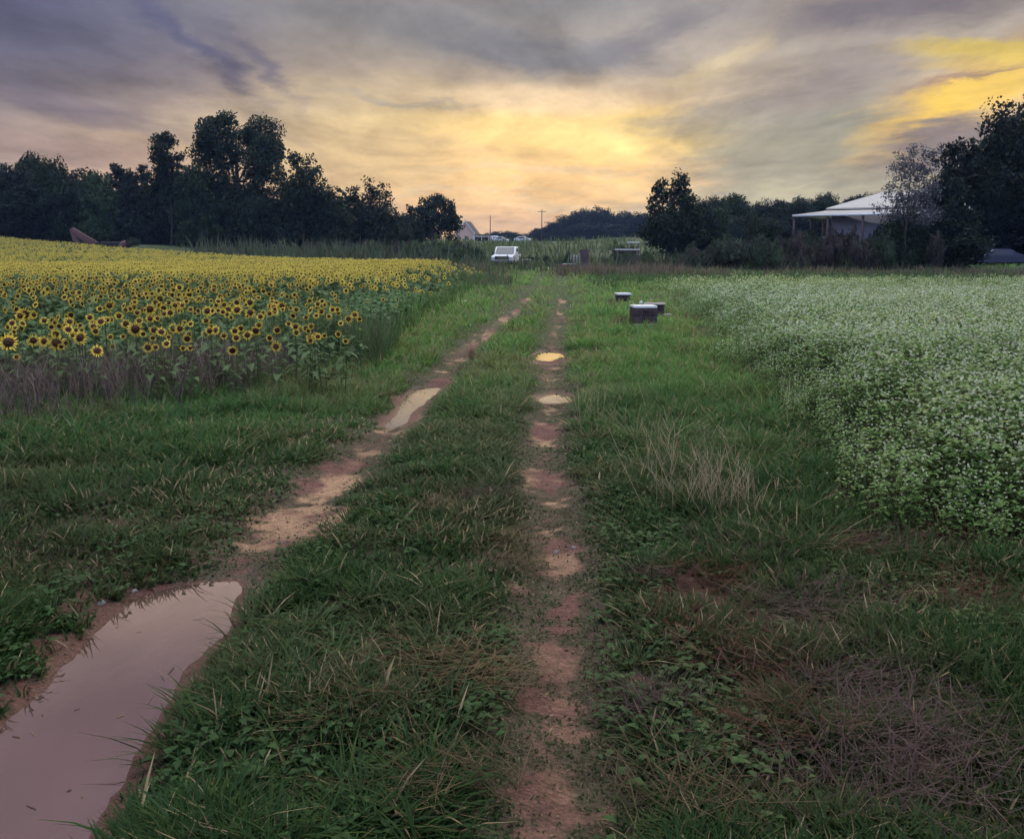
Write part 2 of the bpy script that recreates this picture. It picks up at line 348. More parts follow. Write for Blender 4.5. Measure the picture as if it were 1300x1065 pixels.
# ground
q = NT('ground_soil'); at = q.n('ShaderNodeAttribute'); at.attribute_name = 'Col'
tcn = q.n('ShaderNodeTexCoord'); n1 = q.n('ShaderNodeTexNoise'); q.l(tcn.outputs['Object'], n1.inputs[0]); n1.inputs['Scale'].default_value = 38; n1.inputs['Detail'].default_value = 8; n1.inputs['Roughness'].default_value = .7
n2 = q.n('ShaderNodeTexVoronoi'); q.l(tcn.outputs['Object'], n2.inputs[0]); n2.inputs['Scale'].default_value = 60
mr = q.n('ShaderNodeMapRange'); q.l(n1.outputs[0], mr.inputs[0]); mr.inputs[1].default_value = .3; mr.inputs[2].default_value = .7; mr.inputs[3].default_value = .55; mr.inputs[4].default_value = 1.45
sca = q.n('ShaderNodeVectorMath'); sca.operation = 'SCALE'; q.l(at.outputs[0], sca.inputs[0]); q.l(mr.outputs[0], sca.inputs[3])
q.l(sca.outputs[0], q.b.inputs['Base Color']); q.l(at.outputs['Alpha'], q.b.inputs['Roughness'])
bp = q.n('ShaderNodeBump'); bp.inputs['Strength'].default_value = .7; bp.inputs['Distance'].default_value = .02
ad = q.n('ShaderNodeMath'); ad.operation = 'ADD'; q.l(n1.outputs[0], ad.inputs[0]); q.l(n2.outputs[0], ad.inputs[1]); q.l(ad.outputs[0], bp.inputs['Height']); q.l(bp.outputs[0], q.b.inputs['Normal'])
q.b.inputs['Specular IOR Level'].default_value = .35
M_GROUND = q.m
mu = mud(X, Y); sdv = puddle_sd(X, Y); far = ss(Y, 9, 30)
def lerp(a, b, t): return a + (b - a) * t[..., None]
ones = np.ones(X.shape + (3,))
soil = ones * np.array([.055, .042, .028]); thatch = np.array([.095, .085, .05])
gcol = lerp(soil, ones * thatch, fbm(X, Y, .12, 81, 3))
gcol = lerp(gcol, ones * np.array([.055, .082, .032]), ss(Y, 6, 30) * .8)
gcol = lerp(gcol, ones * np.array([.085, .115, .04]), ss(fbm(X, Y, 14, 83, 3), .45, .7) * ss(Y, 20, 50) * .7)
# the red clay, pale where dry and trodden, dark red where damp
pale = ss(fbm(X, Y, .3, 85, 3), .42, .62)
for_near = ss(Y, 3.6, 6.2)
clay = lerp(ones * np.array([.165, .080, .066]), ones * np.array([.40, .25, .15]), pale * (.25 + .75 * for_near))
clay = lerp(clay, ones * np.array([.115, .05, .038]), ss(sdv, .30, .02) * .85)
gcol = lerp(gcol, ones * np.array([.115, .075, .052]), worn(X, Y) * .5)
gcol = lerp(gcol, clay, mu)
gcol *= (.8 + .4 * fbm(X, Y, .05, 87, 2))[..., None]
me = mesh_np('ground', V, F, None, True)
a = me.color_attributes.new('Col', 'FLOAT_COLOR', 'POINT')
c4 = np.ones((len(V), 4), np.float32); c4[:, :3] = gcol.reshape(-1, 3); c4[:, 3] = (.92 - .5 * ss(sdv, .18, .0)).ravel(); a.data.foreach_set('color', c4.ravel())
me.materials.append(M_GROUND); go = bpy.data.objects.new('ground', me); COL.objects.link(go)
tag(go, 'red clay and green turf of the field with two wheel ruts', 'ground', kind='structure')

# puddles
q = NT('muddy_water'); c_, no = noise_col(q, (.07, .038, .040), (.15, .080, .072), .9)
q.l(c_, q.b.inputs['Base Color']); q.b.inputs['Roughness'].default_value = .02; q.b.inputs['IOR'].default_value = 1.5
q.b.inputs['Coat Weight'].default_value = 1.0; q.b.inputs['Coat Roughness'].default_value = .015; q.b.inputs['Coat IOR'].default_value = 3.6
n3 = q.n('ShaderNodeTexNoise'); n3.inputs['Scale'].default_value = 9; n3.inputs['Detail'].default_value = 3
bp = q.n('ShaderNodeBump'); bp.inputs['Strength'].default_value = .09; bp.inputs['Distance'].default_value = .01; q.l(n3.outputs[0], bp.inputs['Height'])
q.l(bp.outputs[0], q.b.inputs['Normal']); q.l(bp.outputs[0], q.b.inputs['Coat Normal'])
M_WATER = q.m; M_WATER2 = M_WATER.copy(); M_WATER2.name = 'shallow_water'; M_WATER2.node_tree.nodes['Principled BSDF'].inputs['Coat IOR'].default_value = 9.0
PL = {'large': 'wide muddy puddle filling the rut in the near corner', 'long': 'long narrow puddle shining in the rut beside the sunflowers',
      'right_near': 'small bright puddle with ragged edge in the straight rut', 'right_far': 'farther small round puddle in the straight rut with muddy rim'}
for k, poly in PUDW.items():
    P = np.array(poly); c0 = P.mean(0)
    # grow the sheet so the ground itself cuts the shoreline
    nrm = []
    for i in range(len(P)):
        t = P[(i + 1) % len(P)] - P[i - 1]; nn = np.array([t[1], -t[0]]) / (np.hypot(*t) + 1e-9)
        nrm.append(nn)
    nrm = np.array(nrm); ar = .5 * sum(P[i - 1][0] * P[i][1] - P[i][0] * P[i - 1][1] for i in range(len(P)))
    G = P + nrm * (.13 if ar > 0 else -.13)
    me = bpy.data.meshes.new('puddle'); me.from_pydata([(x, y, WZ) for x, y in G], [], [list(range(len(G)))]); me.update()
    if me.polygons[0].normal.z < 0: me.flip_normals()
    me.materials.append(M_WATER if k == 'large' else M_WATER2); o = bpy.data.objects.new('puddle', me); COL.objects.link(o)
    tag(o, PL[k], 'puddle', kind='structure')

# ---------------------------------------------------------------- blades
def scatter(n, y0, y1, power=1.0, spread=.62, pad=1.2):
    """points over the wedge of field in view, denser near the viewer for power<1"""
    u = rng.random(n)
    if power == 0: y = y0 * (y1 / y0) ** u
    else: y = (y0 ** power + u * (y1 ** power - y0 ** power)) ** (1 / power)
    x = (rng.random(n) * 2 - 1) * (spread * y + pad)
    return x, y
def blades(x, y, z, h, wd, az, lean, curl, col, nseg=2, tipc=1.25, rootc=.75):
    n = len(x); k = nseg + 1; V = np.empty((n, k, 2, 3), np.float32); C = np.empty((n, k, 2, 3), np.float32)
    ca, sa = np.cos(az), np.sin(az)
    wa = az + np.pi / 2 + (rng.random(n) - .5) * 1.2; wx, wy = np.cos(wa), np.sin(wa)
    for i in range(k):
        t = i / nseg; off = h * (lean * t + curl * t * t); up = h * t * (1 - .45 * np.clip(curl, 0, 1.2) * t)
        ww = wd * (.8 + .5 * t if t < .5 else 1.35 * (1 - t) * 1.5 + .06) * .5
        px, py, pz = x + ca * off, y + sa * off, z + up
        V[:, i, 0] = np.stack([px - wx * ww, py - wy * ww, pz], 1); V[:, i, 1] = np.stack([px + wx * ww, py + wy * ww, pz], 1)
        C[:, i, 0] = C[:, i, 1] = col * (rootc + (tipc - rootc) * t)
    b = (np.arange(n) * k * 2)[:, None, None]; s_ = (np.arange(nseg) * 2)[None, :, None]
    F = b + s_ + np.array([0, 1, 3, 2])[None, None, :]
    return V.reshape(-1, 3), F.reshape(-1, 4), C.reshape(-1, 3)
class Acc:
    def __init__(s): s.V = []; s.F = []; s.C = []; s.n = 0
    def add(s, V, F, C):
        if len(V) == 0: return
        s.V.append(V); s.F.append(F + s.n); s.C.append(C); s.n += len(V)
    def build(s, name, mat, parent=None, smooth_=False, loc=None):
        return add_np(name, np.concatenate(s.V), np.concatenate(s.F), mat, parent, np.concatenate(s.C), smooth_, loc)
PAL = np.array([(.050, .125, .036), (.070, .155, .042), (.038, .105, .044), (.092, .165, .044), (.050, .118, .050)])
def gcolor(n, x, y, dry=.08, sd=.18):
    c_ = PAL[rng.integers(0, len(PAL), n)] * (1 + (rng.random((n, 1)) - .5) * 2 * sd)
    tanp = (ss(fbm(x, y, 1.1, 93, 4), .5, .68) * .55)[:, None]; c_ = c_ * (1 - tanp) + np.array([.135, .15, .075]) * tanp
    lush = ss(fbm(x, y, 1.6, 91, 3), .4, .65)[:, None]
    c_ = c_ * (1 - .3 * lush) + np.array([.085, .17, .045]) * .3 * lush
    c_ = c_ * (.58 + .70 * ss(y, 4.5, 12) + .25 * ss(y, 12, 30) + .12 * ss(y, 8, 25) * ss(x, 0, 3))[:, None]  # foreground shade painted into blade colour: darker near the viewer, brighter with distance
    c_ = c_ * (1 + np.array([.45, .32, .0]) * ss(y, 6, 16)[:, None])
    wn_ = worn(x, y)[:, None]; c_ = c_ * (1 - .35 * wn_) + np.array([.13, .115, .06]) * .35 * wn_
    d = rng.random(n) < dry
    c_[d] = np.array([.30, .235, .14]) * (.6 + .7 * rng.random((d.sum(), 1)))
    return c_
def rutdist(x, y): return np.minimum(np.abs(x - rutL(y)), np.abs(x - rutR(y)))
def free(x, y, rut=True):
    """keep-probability of turf at a point"""
    p = 1 - mud(x, y) * .93
    p = p * (puddle_sd(x, y) > .035) * (.4 + .6 * ss(fbm(x, y, .45, 97, 3), .3, .5)) * (1 - .3 * worn(x, y))
    return p

g = Acc()
# 1 short turf, near
def turf(n, y0, y1, hs, ws, nseg, power=0, dens=1.0):
    x, y = scatter(n, y0, y1, power); keep = rng.random(len(x)) < free(x, y) * dens
    keep &= ~(in_buck(x, y) & (rng.random(len(x)) < .75)) & ~(in_sun(x, y) & (y > sun_front(x) + 1.5) & (rng.random(len(x)) < .4))
    x, y = x[keep], y[keep]; n = len(x)
    rd = rutdist(x, y); mid = ss(rd, .12, .42)
    off = ss(np.abs(x - (rutL(y) + rutR(y)) / 2), 1.1, 2.0)
    clump = ss(fbm(x, y, .38, 101, 3), .38, .68)
    h = (1 - .55 * worn(x, y)) * hs * (.35 + .55 * mid + .55 * off + .9 * clump * mid) * (.55 + .9 * rng.random(n))
    wd = ws * (.7 + .6 * rng.random(n)) * (y / y0) ** .62
    az = rng.random(n) * 2 * np.pi; lean = .15 + .55 * rng.random(n); curl = .1 + .9 * rng.random(n) ** 1.5
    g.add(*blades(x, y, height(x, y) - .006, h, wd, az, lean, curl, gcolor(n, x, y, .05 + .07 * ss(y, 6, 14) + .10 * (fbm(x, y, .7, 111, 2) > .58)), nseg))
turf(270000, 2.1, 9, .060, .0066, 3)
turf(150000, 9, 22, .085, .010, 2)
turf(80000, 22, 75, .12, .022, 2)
# 2 tussocks: blades gathered round a root, arching outwards
def tussocks(nt_, y0, y1, per, hs, ws, mask=None, dry=.08, power=0, nseg=3, rad=.05, pad=1.2):
    x, y = scatter(nt_, y0, y1, power, pad=pad); keep = (rng.random(len(x)) < free(x, y)) & (rutdist(x, y) > .30) & (mud(x, y) < .25) & (worn(x, y) < .45) & (puddle_sd(x, y) > .1)
    if mask is not None: keep &= mask(x, y)
    keep &= ~in_buck(x - .2, y)
    x, y = x[keep], y[keep]; k = len(x)
    big = (.6 + .8 * rng.random(k)) * (.65 + .7 * ss(fbm(x, y, 1.2, 121, 3), .4, .65))
    tone = .75 + .5 * rng.random(k); i = np.repeat(np.arange(k), per); n = len(i)
    az = rng.random(n) * 2 * np.pi; rr = rad * rng.random(n) * big[i]
    px, py = x[i] + np.cos(az) * rr, y[i] + np.sin(az) * rr
    h = hs * big[i] * (.5 + .7 * rng.random(n)); lean = .2 + .7 * rng.random(n) ** 1.2; curl = .2 + .9 * rng.random(n)
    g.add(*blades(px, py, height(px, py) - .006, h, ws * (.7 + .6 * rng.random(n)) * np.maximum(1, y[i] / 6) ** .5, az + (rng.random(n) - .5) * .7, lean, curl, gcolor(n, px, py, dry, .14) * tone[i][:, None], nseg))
tussocks(4200, 2.2, 9, 22, .085, .0085)
tussocks(3200, 9, 24, 20, .14, .009, nseg=2, rad=.09)
tussocks(1300, 3.6, 12, 30, .17, .0070, mask=lambda x, y: (x > 1.0) | (x < rutL(y) - .7), rad=.07)
tussocks(2200, 12, 40, 24, .19, .009, mask=lambda x, y: (x > rutR(y) + .8) | (x < rutL(y) - .8), nseg=2, rad=.15)
tussocks(3000, 40, 90, 16, .24, .016, nseg=2, rad=.3, pad=6)
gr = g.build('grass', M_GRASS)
tag(gr, 'green grass growing between and beside the muddy wheel ruts', 'grass', kind='stuff')
print('grass faces', sum(len(f) for f in g.F))
# ---------------------------------------------------------------- dry matter, weeds
g = Acc()
STRAW = np.array([.24, .175, .10]); REDST = np.array([.13, .055, .042]); MAUVE = np.array([.115, .075, .075])
def drypatch(cx, cy_, r, n, col, h=.05, wd=.0034, length=.15, upr=.12):
    x = cx + rng.normal(0, r, n); y = cy_ + rng.normal(0, r * .8, n); z = height(x, y)
    az = rng.normal(rng.random() * 6.28, 1.1, n); c_ = col * (.55 + .9 * rng.random((n, 1)))
    hh = length * (.4 + .8 * rng.random(n))
    # flattened stalks: mostly horizontal
    V, F, C = blades(x, y, z + .01 + .05 * rng.random(n), hh, np.full(n, wd), az, .9 + .5 * rng.random(n), -.1 + .3 * rng.random(n), c_, 2, 1.1, .9)
    zz = V.reshape(n, -1, 3); zz[:, :, 2] = z[:, None] + .012 + (zz[:, :, 2] - z[:, None]) * (upr + .3 * rng.random((n, 1))) + .05 * rng.random((n, 1)) * h / .05
    g.add(zz.reshape(-1, 3), F, C)
for px, py, r, n, c_ in [(590, 870, .13, 420, STRAW), (540, 850, .15, 320, STRAW * .8), (640, 690, .10, 150, STRAW * .8), (560, 655, .1, 140, STRAW * .8), (620, 640, .12, 150, MAUVE),
        (650, 720, .10, 160, STRAW * .7), (900, 745, .18, 420, REDST), (940, 715, .16, 320, MAUVE * 1.1), (1000, 790, .2, 520, MAUVE * 1.3), (1040, 770, .18, 380, MAUVE * 1.2), (980, 850, .18, 420, REDST * 1.1),
        (1060, 700, .16, 260, REDST), (1130, 705, .16, 260, MAUVE), (1075, 860, .2, 480, MAUVE * 1.2), (1130, 910, .22, 560, MAUVE * 1.35), (1180, 960, .2, 460, MAUVE * 1.3), (1010, 930, .15, 300, REDST), (900, 690, .13, 220, MAUVE),
        (1200, 690, .18, 250, REDST), (1215, 760, .2, 300, REDST), (840, 740, .12, 200, MAUVE), (870, 800, .14, 240, REDST), (470, 925, .14, 220, STRAW * .7), (430, 880, .1, 150, STRAW * .7), (820, 905, .1, 140, MAUVE),
        (1100, 1010, .2, 380, MAUVE), (900, 1030, .18, 280, STRAW * .6), (590, 1010, .15, 220, STRAW * .6), (540, 690, .08, 90, STRAW), (440, 690, .08, 60, STRAW * .8), (300, 560, .3, 200, STRAW * .5), (100, 560, .4, 300, REDST * .8),
        (740, 560, .2, 160, STRAW * .6), (880, 540, .25, 160, STRAW * .7), (1020, 640, .16, 160, STRAW * .6), (120, 640, .3, 220, MAUVE), (60, 700, .3, 200, MAUVE * .8)]:
    cx, cy_ = flat(px, py); drypatch(cx, cy_, r * .9, int(n * .8), c_)
dg = g.build('dry_grass', M_GRASS); tag(dg, 'flattened mats of dead straw and reddish dry stalks on the clay', 'dry grass', kind='stuff')

# clods and grit on the bare clay
def box8(): 
    v = np.array([[x, y, z] for z in (-.5, .5) for x, y in ((-.5, -.5), (.5, -.5), (.5, .5), (-.5, .5))]); v[4:, :2] *= .6; return v, np.array([[0, 3, 2, 1], [4, 5, 6, 7], [0, 1, 5, 4], [1, 2, 6, 5], [2, 3, 7, 6], [3, 0, 4, 7]])
g = Acc(); x, y = scatter(16000, 2.2, 12, 0); k = (mud(x, y) > .55) & (puddle_sd(x, y) > .01); x, y = x[k], y[k]; n = len(x); v, f = box8(); sz = .004 + .011 * rng.random(n) ** 5
P_ = v[None] * sz[:, None, None] * (.7 + .6 * rng.random((n, 1, 3))) * [1.3, 1, .7] + rng.normal(0, .12, (n, 8, 3)) * sz[:, None, None] + np.stack([x, y, height(x, y) + sz * .2], 1)[:, None]
cc = np.array([[.24, .12, .09], [.34, .22, .15], [.14, .065, .05]])[rng.integers(0, 3, n)] * (.7 + .5 * rng.random((n, 1)))
g.add(P_.reshape(-1, 3), (np.arange(n)[:, None, None] * 8 + f[None]).reshape(-1, 4), np.repeat(cc, 8, 0))
gv = g.build('gravel', M_STEM); tag(gv, 'small clods and grit lying on the bare clay of the ruts', 'gravel', kind='stuff')
# bits of straw and leaf floating on the wide puddle
g = Acc(); x, y = scatter(5000, 2.3, 4.8, 0); sd_ = puddle_sd(x, y); k = (sd_ < -.02) & (rng.random(len(x)) < .02 + .25 * ss(sd_, -.16, -.02)); x, y = x[k], y[k]; n = len(x); az = rng.random(n) * 6.28; ln = .012 + .045 * rng.random(n) ** 2; hw = .0016 + .002 * rng.random(n)
dx, dy = np.cos(az), np.sin(az); P_ = np.stack([np.stack([x + a * dx * ln - b * dy * hw, y + a * dy * ln + b * dx * hw, np.full(n, WZ + .002)], 1) for a, b in ((-.5, -1), (.5, -1), (.5, 1), (-.5, 1))], 1)
g.add(P_.reshape(-1, 3), np.arange(n * 4).reshape(n, 4), np.repeat(np.array([[.16, .12, .07]]) * (.4 + rng.random((n, 1))), 4, 0))
fb = g.build('floating_debris', M_STEM); tag(fb, 'bits of straw floating along the margin of the wide puddle', 'debris', kind='stuff')

# standing weeds at the edge of the sunflowers and along the verges
g = Acc()
def weedstand(x, y, hs, wd, col, lean=.3, br=3):
    n = len(x); z = height(x, y); h = hs * (.5 + .8 * rng.random(n)); az = rng.random(n) * 6.28
    ln = lean * rng.random(n); c_ = col * (.6 + .8 * rng.random((n, 1)))
    g.add(*blades(x, y, z - .01, h, wd, az, ln, .25 * rng.random(n), c_, 3, 1.15, .8))
    for b in range(br):   # side twigs
        t = .35 + .6 * rng.random(n); px = x + np.cos(az) * h * ln * t; py = y + np.sin(az) * h * ln * t
        g.add(*blades(px, py, z + h * t, h * .28 * (.5 + rng.random(n)), wd * .8, rng.random(n) * 6.28, .7 + .4 * rng.random(n), .2 * rng.random(n), c_ * (.8 + .5 * rng.random((n, 1))), 1, 1.1, 1))
n = 15000
x = -2.4 - rng.random(n) ** .9 * 9.5; y = sun_front(x) - 3.3 + 3.6 * rng.random(n) ** .7
k = (x > -.62 * y - 1.5) & (y > 6.6) & (rng.random(n) < .45 + .9 * ss(fbm(x, y, .9, 131, 3), .4, .6)) & (x < -2.9 + .4 * rng.random(n)); x, y = x[k], y[k]
cc = np.where((rng.random(len(x)) < .6)[:, None], np.array([.15, .105, .125]), np.array([.20, .155, .115]))
cc = np.where((rng.random(len(x)) < .16)[:, None], np.array([.06, .105, .045]), cc)
hw = (.40 * ss(y, 6.6, 10.2) + .10) * (.7 + .6 * fbm(x, y, .7, 135, 3)); weedstand(x, y, hw * .80, .0075, cc, .3, 4)
n = 260; x = -2.8 - rng.random(n) * 6; y = sun_front(x) - 2.3 * rng.random(n); k = x > -.6 * y - 1; x, y = x[k], y[k]
weedstand(x, y, .62, .009, np.array([.33, .27, .2]), .5, 1)
# pale seed stalks right of the track
for px, py, n in [(868, 640, 34), (895, 650, 40), (915, 655, 26), (840, 600, 14), (850, 575, 10), (815, 560, 8), (945, 655, 16), (1000, 520, 5), (745, 540, 14), (775, 545, 10)]:
    cx, cy_ = flat(px, py); x = cx + rng.normal(0, .10, n); y = cy_ + rng.normal(0, .12, n)
    weedstand(x, y, .42, .0042, np.array([.42, .35, .23]), .75, 2)
wd_ = g.build('weeds', M_GRASS); tag(wd_, 'dead purplish brown weeds and pale stalks standing along the field edges', 'weeds', kind='stuff')

# rough tall growth farther away
g = Acc()
def rough(n, xa, xb, ya, yb, hs, wd, cols, lean=.35, mask=None):
    x = xa + (xb - xa) * rng.random(n); y = ya + (yb - ya) * rng.random(n)
    if mask is not None: k = mask(x, y); x, y = x[k], y[k]; n = len(x)
    cols = np.array(cols); c_ = cols[rng.integers(0, len(cols), n)] * (.7 + .6 * rng.random((n, 1)))
    h = hs * (.4 + .9 * rng.random(n)) * (.5 + ss(fbm(x, y, 3, 141, 3), .35, .65))
    g.add(*blades(x, y, height(x, y) - .02, h, wd, rng.random(n) * 6.28, lean * rng.random(n), .4 * rng.random(n), c_, 2))
TAN = [(.20, .145, .105), (.17, .12, .10), (.12, .10, .07), (.09, .10, .05)]
GRN = [(.075, .13, .055), (.10, .15, .06), (.085, .12, .07)]
rough(10000, 1.5, 46, 49, 60, .42, .045, TAN, mask=lambda x, y: rng.random(len(x)) < ss(x, 1.5, 6.5) * ss(y, 49, 53))
rough(3500, 1.5, 12, 51, 63, .5, .035, TAN, mask=lambda x, y: rng.random(len(x)) < ss(x, 1.5, 5))
rough(9000, -6.5, -1.2, 12, 46, .42, .022, [(.10, .19, .05), (.08, .16, .05), (.13, .19, .06)], mask=lambda x, y: in_sun(x - .3, y) & (rng.random(len(x)) < .3 + .7 * ss(x, -4.5, -2)))
rough(16000, -7, -1.8, 8.5, 16, .46, .011, [(.07, .14, .05), (.09, .15, .06), (.12, .12, .08)], mask=lambda x, y: (y > sun_front(x) - .9) & (y < sun_front(x) + 1.6) & (rng.random(len(x)) < .15 + .85 * ss(x, -5, -3)))
rough(4500, -7, 1.2, 42, 64, .55, .035, TAN + GRN, mask=lambda x, y: (rng.random(len(x)) < ss(x, .9, -2.5) * ss(y, 42, 47)))
rough(2200, -2.3, 0, 36, 52, .35, .03, TAN[:2] + GRN * 2)
rough(15000, 3.6, 44, 37, 52, .34, .04, [(.08, .14, .05), (.10, .16, .055), (.075, .125, .06)])
rough(9000, -42, -2, 58, 112, 1.5, .10, [(.07, .10, .06), (.055, .085, .05), (.10, .10, .07)], mask=lambda x, y: (y > 56 - x) & (y < 70 - x * 1.1) & (x > -30))
rough(9000, -20, 30, 62, 120, .8, .09, GRN + [(.11, .10, .06)], mask=lambda x, y: fbm(x, y, 7, 151, 3) > .42)
rough(4000, -14, 34, 120, 190, 1.0, .16, [(.10, .15, .06), (.13, .16, .07)], mask=lambda x, y: fbm(x, y, 10, 153, 3) > .5)
rough(9000, 8, 50, 62, 74, .9, .07, [(.05, .06, .04), (.06, .075, .04), (.075, .065, .055)], mask=lambda x, y: x < .44 * y)
rough(2600, 26, 62, 52, 62, .4, .05, [(.09, .12, .06), (.07, .10, .05)])
rg = g.build('tall_grass', M_GRASS); tag(rg, 'rough tan and green tall grass between the fields and the woods', 'tall grass', kind='stuff')

# ---------------------------------------------------------------- mesh pieces
def tube(pts, rad, ns=6):
    pts = np.array(pts, float); rad = np.array(rad, float); n = len(pts); V = []
    up = np.array([0, 0, 1.])
    for i in range(n):
        d = pts[min(i + 1, n - 1)] - pts[max(i - 1, 0)]; d /= np.linalg.norm(d) + 1e-9
        a = np.cross(d, up if abs(d[2]) < .9 else np.array([1., 0, 0])); a /= np.linalg.norm(a); b = np.cross(d, a)
        th = np.arange(ns) * 2 * np.pi / ns
        V.append(pts[i] + rad[i] * (np.cos(th)[:, None] * a + np.sin(th)[:, None] * b))
    V = np.concatenate(V); F = []
    for i in range(n - 1):
        for j in range(ns): F.append([i * ns + j, i * ns + (j + 1) % ns, (i + 1) * ns + (j + 1) % ns, (i + 1) * ns + j])
    return V, np.array(F)
def cube(cx, cy, cz, sx, sy, sz, rz=0.0, taper=1.0):
    v = np.array([[x, y, z] for z in (-.5, .5) for x, y in ((-.5, -.5), (.5, -.5), (.5, .5), (-.5, .5))])
    v[4:, :2] *= taper; v = v * [sx, sy, sz]; c_, s_ = math.cos(rz), math.sin(rz)
    v = v @ np.array([[c_, s_, 0], [-s_, c_, 0], [0, 0, 1]]) + [cx, cy, cz]
    return v, np.array([[0, 3, 2, 1], [4, 5, 6, 7], [0, 1, 5, 4], [1, 2, 6, 5], [2, 3, 7, 6], [3, 0, 4, 7]])
class MB:
    def __init__(s): s.V = []; s.F = []; s.n = 0
    def add(s, vf):
        s.V.append(vf[0]); s.F.append(vf[1] + s.n); s.n += len(vf[0]); return s
    def build(s, name, mat, parent=None, bevel=0, smooth_=False, loc=None):
        o = add_np(name, np.concatenate(s.V), np.concatenate(s.F), mat, parent, None, smooth_, loc)
        if bevel:
            m = o.modifiers.new('b', 'BEVEL'); m.width = bevel; m.segments = 2; m.limit_method = 'ANGLE'
        return o
def prism(name, prof, y0, y1, mat, parent, axis='x', bevel=0.0):
    """polygon extruded along an axis"""
    me = bpy.data.meshes.new(name); n = len(prof)
    if axis == 'x': v = [(y0, a, b) for a, b in prof] + [(y1, a, b) for a, b in prof]
    else: v = [(a, y0, b) for a, b in prof] + [(a, y1, b) for a, b in prof]
    f = [list(range(n))[::-1], list(range(n, 2 * n))] + [[i, (i + 1) % n, n + (i + 1) % n, n + i] for i in range(n)]
    me.from_pydata(v, [], f); me.materials.append(mat)
    import bmesh
    bm = bmesh.new(); bm.from_mesh(me); bmesh.ops.recalc_face_normals(bm, faces=bm.faces); bm.to_mesh(me); bm.free()
    o = bpy.data.objects.new(name, me); COL.objects.link(o); o.parent = parent
    if bevel:
        m = o.modifiers.new('b', 'BEVEL'); m.width = bevel; m.segments = 2
    return o
def empty(name, loc=(0, 0, 0), rz=0, label=None, cat=None, group=None, scale=None):
    o = bpy.data.objects.new(name, None); COL.objects.link(o); o.location = loc; o.rotation_euler = (0, 0, rz)
    if scale is not None: o.scale = scale
    return tag(o, label, cat, group)
def copy_tree(root, **kw):
    r = root.copy(); COL.objects.link(r)
    for ch in CH[root.name]:
        c_ = ch.copy(); COL.objects.link(c_); c_.parent = r
        for g_ in CH.get(ch.name, []):
            d = g_.copy(); COL.objects.link(d); d.parent = c_
    return r
CH = {}
def at(px, d, z=None):
    x = (px - 650) / FPX * d / math.cos(PITCH) * .999; return x, d, (H(x, d) if z is None else z)
def zrow(py, d):   # height seen at picture row py at distance d
    b = (488 - py) / FPX; return CAMZ + d * (-math.sin(PITCH) + b * math.cos(PITCH)) / (math.cos(PITCH) + b * math.sin(PITCH))

# ---------------------------------------------------------------- sunflowers
YEL = np.array([.98, .76, .12]); 
def petals_np(hi=True, seed=0):
    r = np.random.default_rng(seed); V = []; F = []; C = []
    rings = [(17, .5, .98, .0), (16, .46, .86, .05)] if hi else [(11, .45, .95, 0)]
    for n, r0, r1, dz in rings:
        for i in range(n):
            a = 2 * np.pi * (i + r.random() * .6) / n; L_ = r1 * (.82 + .3 * r.random()); w_ = .14 if hi else .2; bend = -.12 + .3 * r.random()
            ca, sa = math.cos(a), math.sin(a); b = len(V); tw = (r.random() - .5) * .12
            for t, ww in ((r0, .45), (r0 + (L_ - r0) * .5, 1.0), (L_, .12)):
                for s_ in (-1, 1):
                    u, v = t, s_ * w_ * ww * .5
                    V.append((u * ca - v * sa, -.02 - dz - bend * (t - r0) * .6 + s_ * tw, u * sa + v * ca))
            col = YEL * (.8 + .35 * r.random())
            C += [col * np.array([.95, .72, .6])] * 2 + [col] * 4
            F += [[b, b + 1, b + 3, b + 2], [b + 2, b + 3, b + 5, b + 4]]
    return np.array(V), np.array(F), np.array(C)
def disc_np(rad=.5, bulge=.14, ns=14, cin=(.06, .028, .016), cout=(.03, .013, .010)):
    V = [(0, -bulge - .03, 0)]; C = [np.array(cin)]; F = []
    for k, rr in enumerate((.35, .7, 1.0)):
        for i in range(ns):
            a = 2 * np.pi * i / ns; V.append((rad * rr * math.cos(a), -.03 - bulge * (1 - rr ** 2), rad * rr * math.sin(a)))
            C.append(np.array(cin) * (1 - rr) + np.array(cout) * rr)
    for i in range(0, ns, 2): F.append([0, 1 + i, 1 + (i + 1) % ns, 1 + (i + 2) % ns])
    for k in range(2):
        for i in range(ns):
            a = 1 + k * ns; F.append([a + i, a + (i + 1) % ns, a + ns + (i + 1) % ns, a + ns + i])
    # green back of the head
    b = len(V)
    for rr, dy in ((1.12, .03), (.7, .2), (.2, .3)):
        for i in range(ns):
            a = 2 * np.pi * i / ns; V.append((rad * rr * math.cos(a), dy, rad * rr * math.sin(a))); C.append(np.array([.06, .11, .035]))
    for k in range(2):
        for i in range(ns):
            a = b + k * ns; F.append([a + i, a + ns + i, a + ns + (i + 1) % ns, a + (i + 1) % ns])
    return np.array(V), np.array(F), np.array(C)
def leaf_np(L_=.22, W=.17, seed=0, droop=.5):
    r = np.random.default_rng(seed); V = []; F = []; C = []; n = 4
    for i in range(n + 1):
        t = i / n; ww = W * (.25, .95, .9, .55, .05)[i] * .5
        x = L_ * t; z = L_ * (.35 * t - droop * t * t)
        V += [(x, -ww, z + ww * .35), (x, 0, z), (x, ww, z + ww * .35)]
        C += [np.array([.095, .16, .06]) * (.85 + .3 * r.random()), np.array([.12, .18, .07]), np.array([.10, .165, .06]) * (.85 + .3 * r.random())]
    for i in range(n):
        a = i * 3; F += [[a, a + 1, a + 4, a + 3], [a + 1, a + 2, a + 5, a + 4]]
    return np.array(V), np.array(F), np.array(C)
def rotz(V, a):
    c_, s_ = math.cos(a), math.sin(a); return V @ np.array([[c_, s_, 0], [-s_, c_, 0], [0, 0, 1]])
SUNP = []
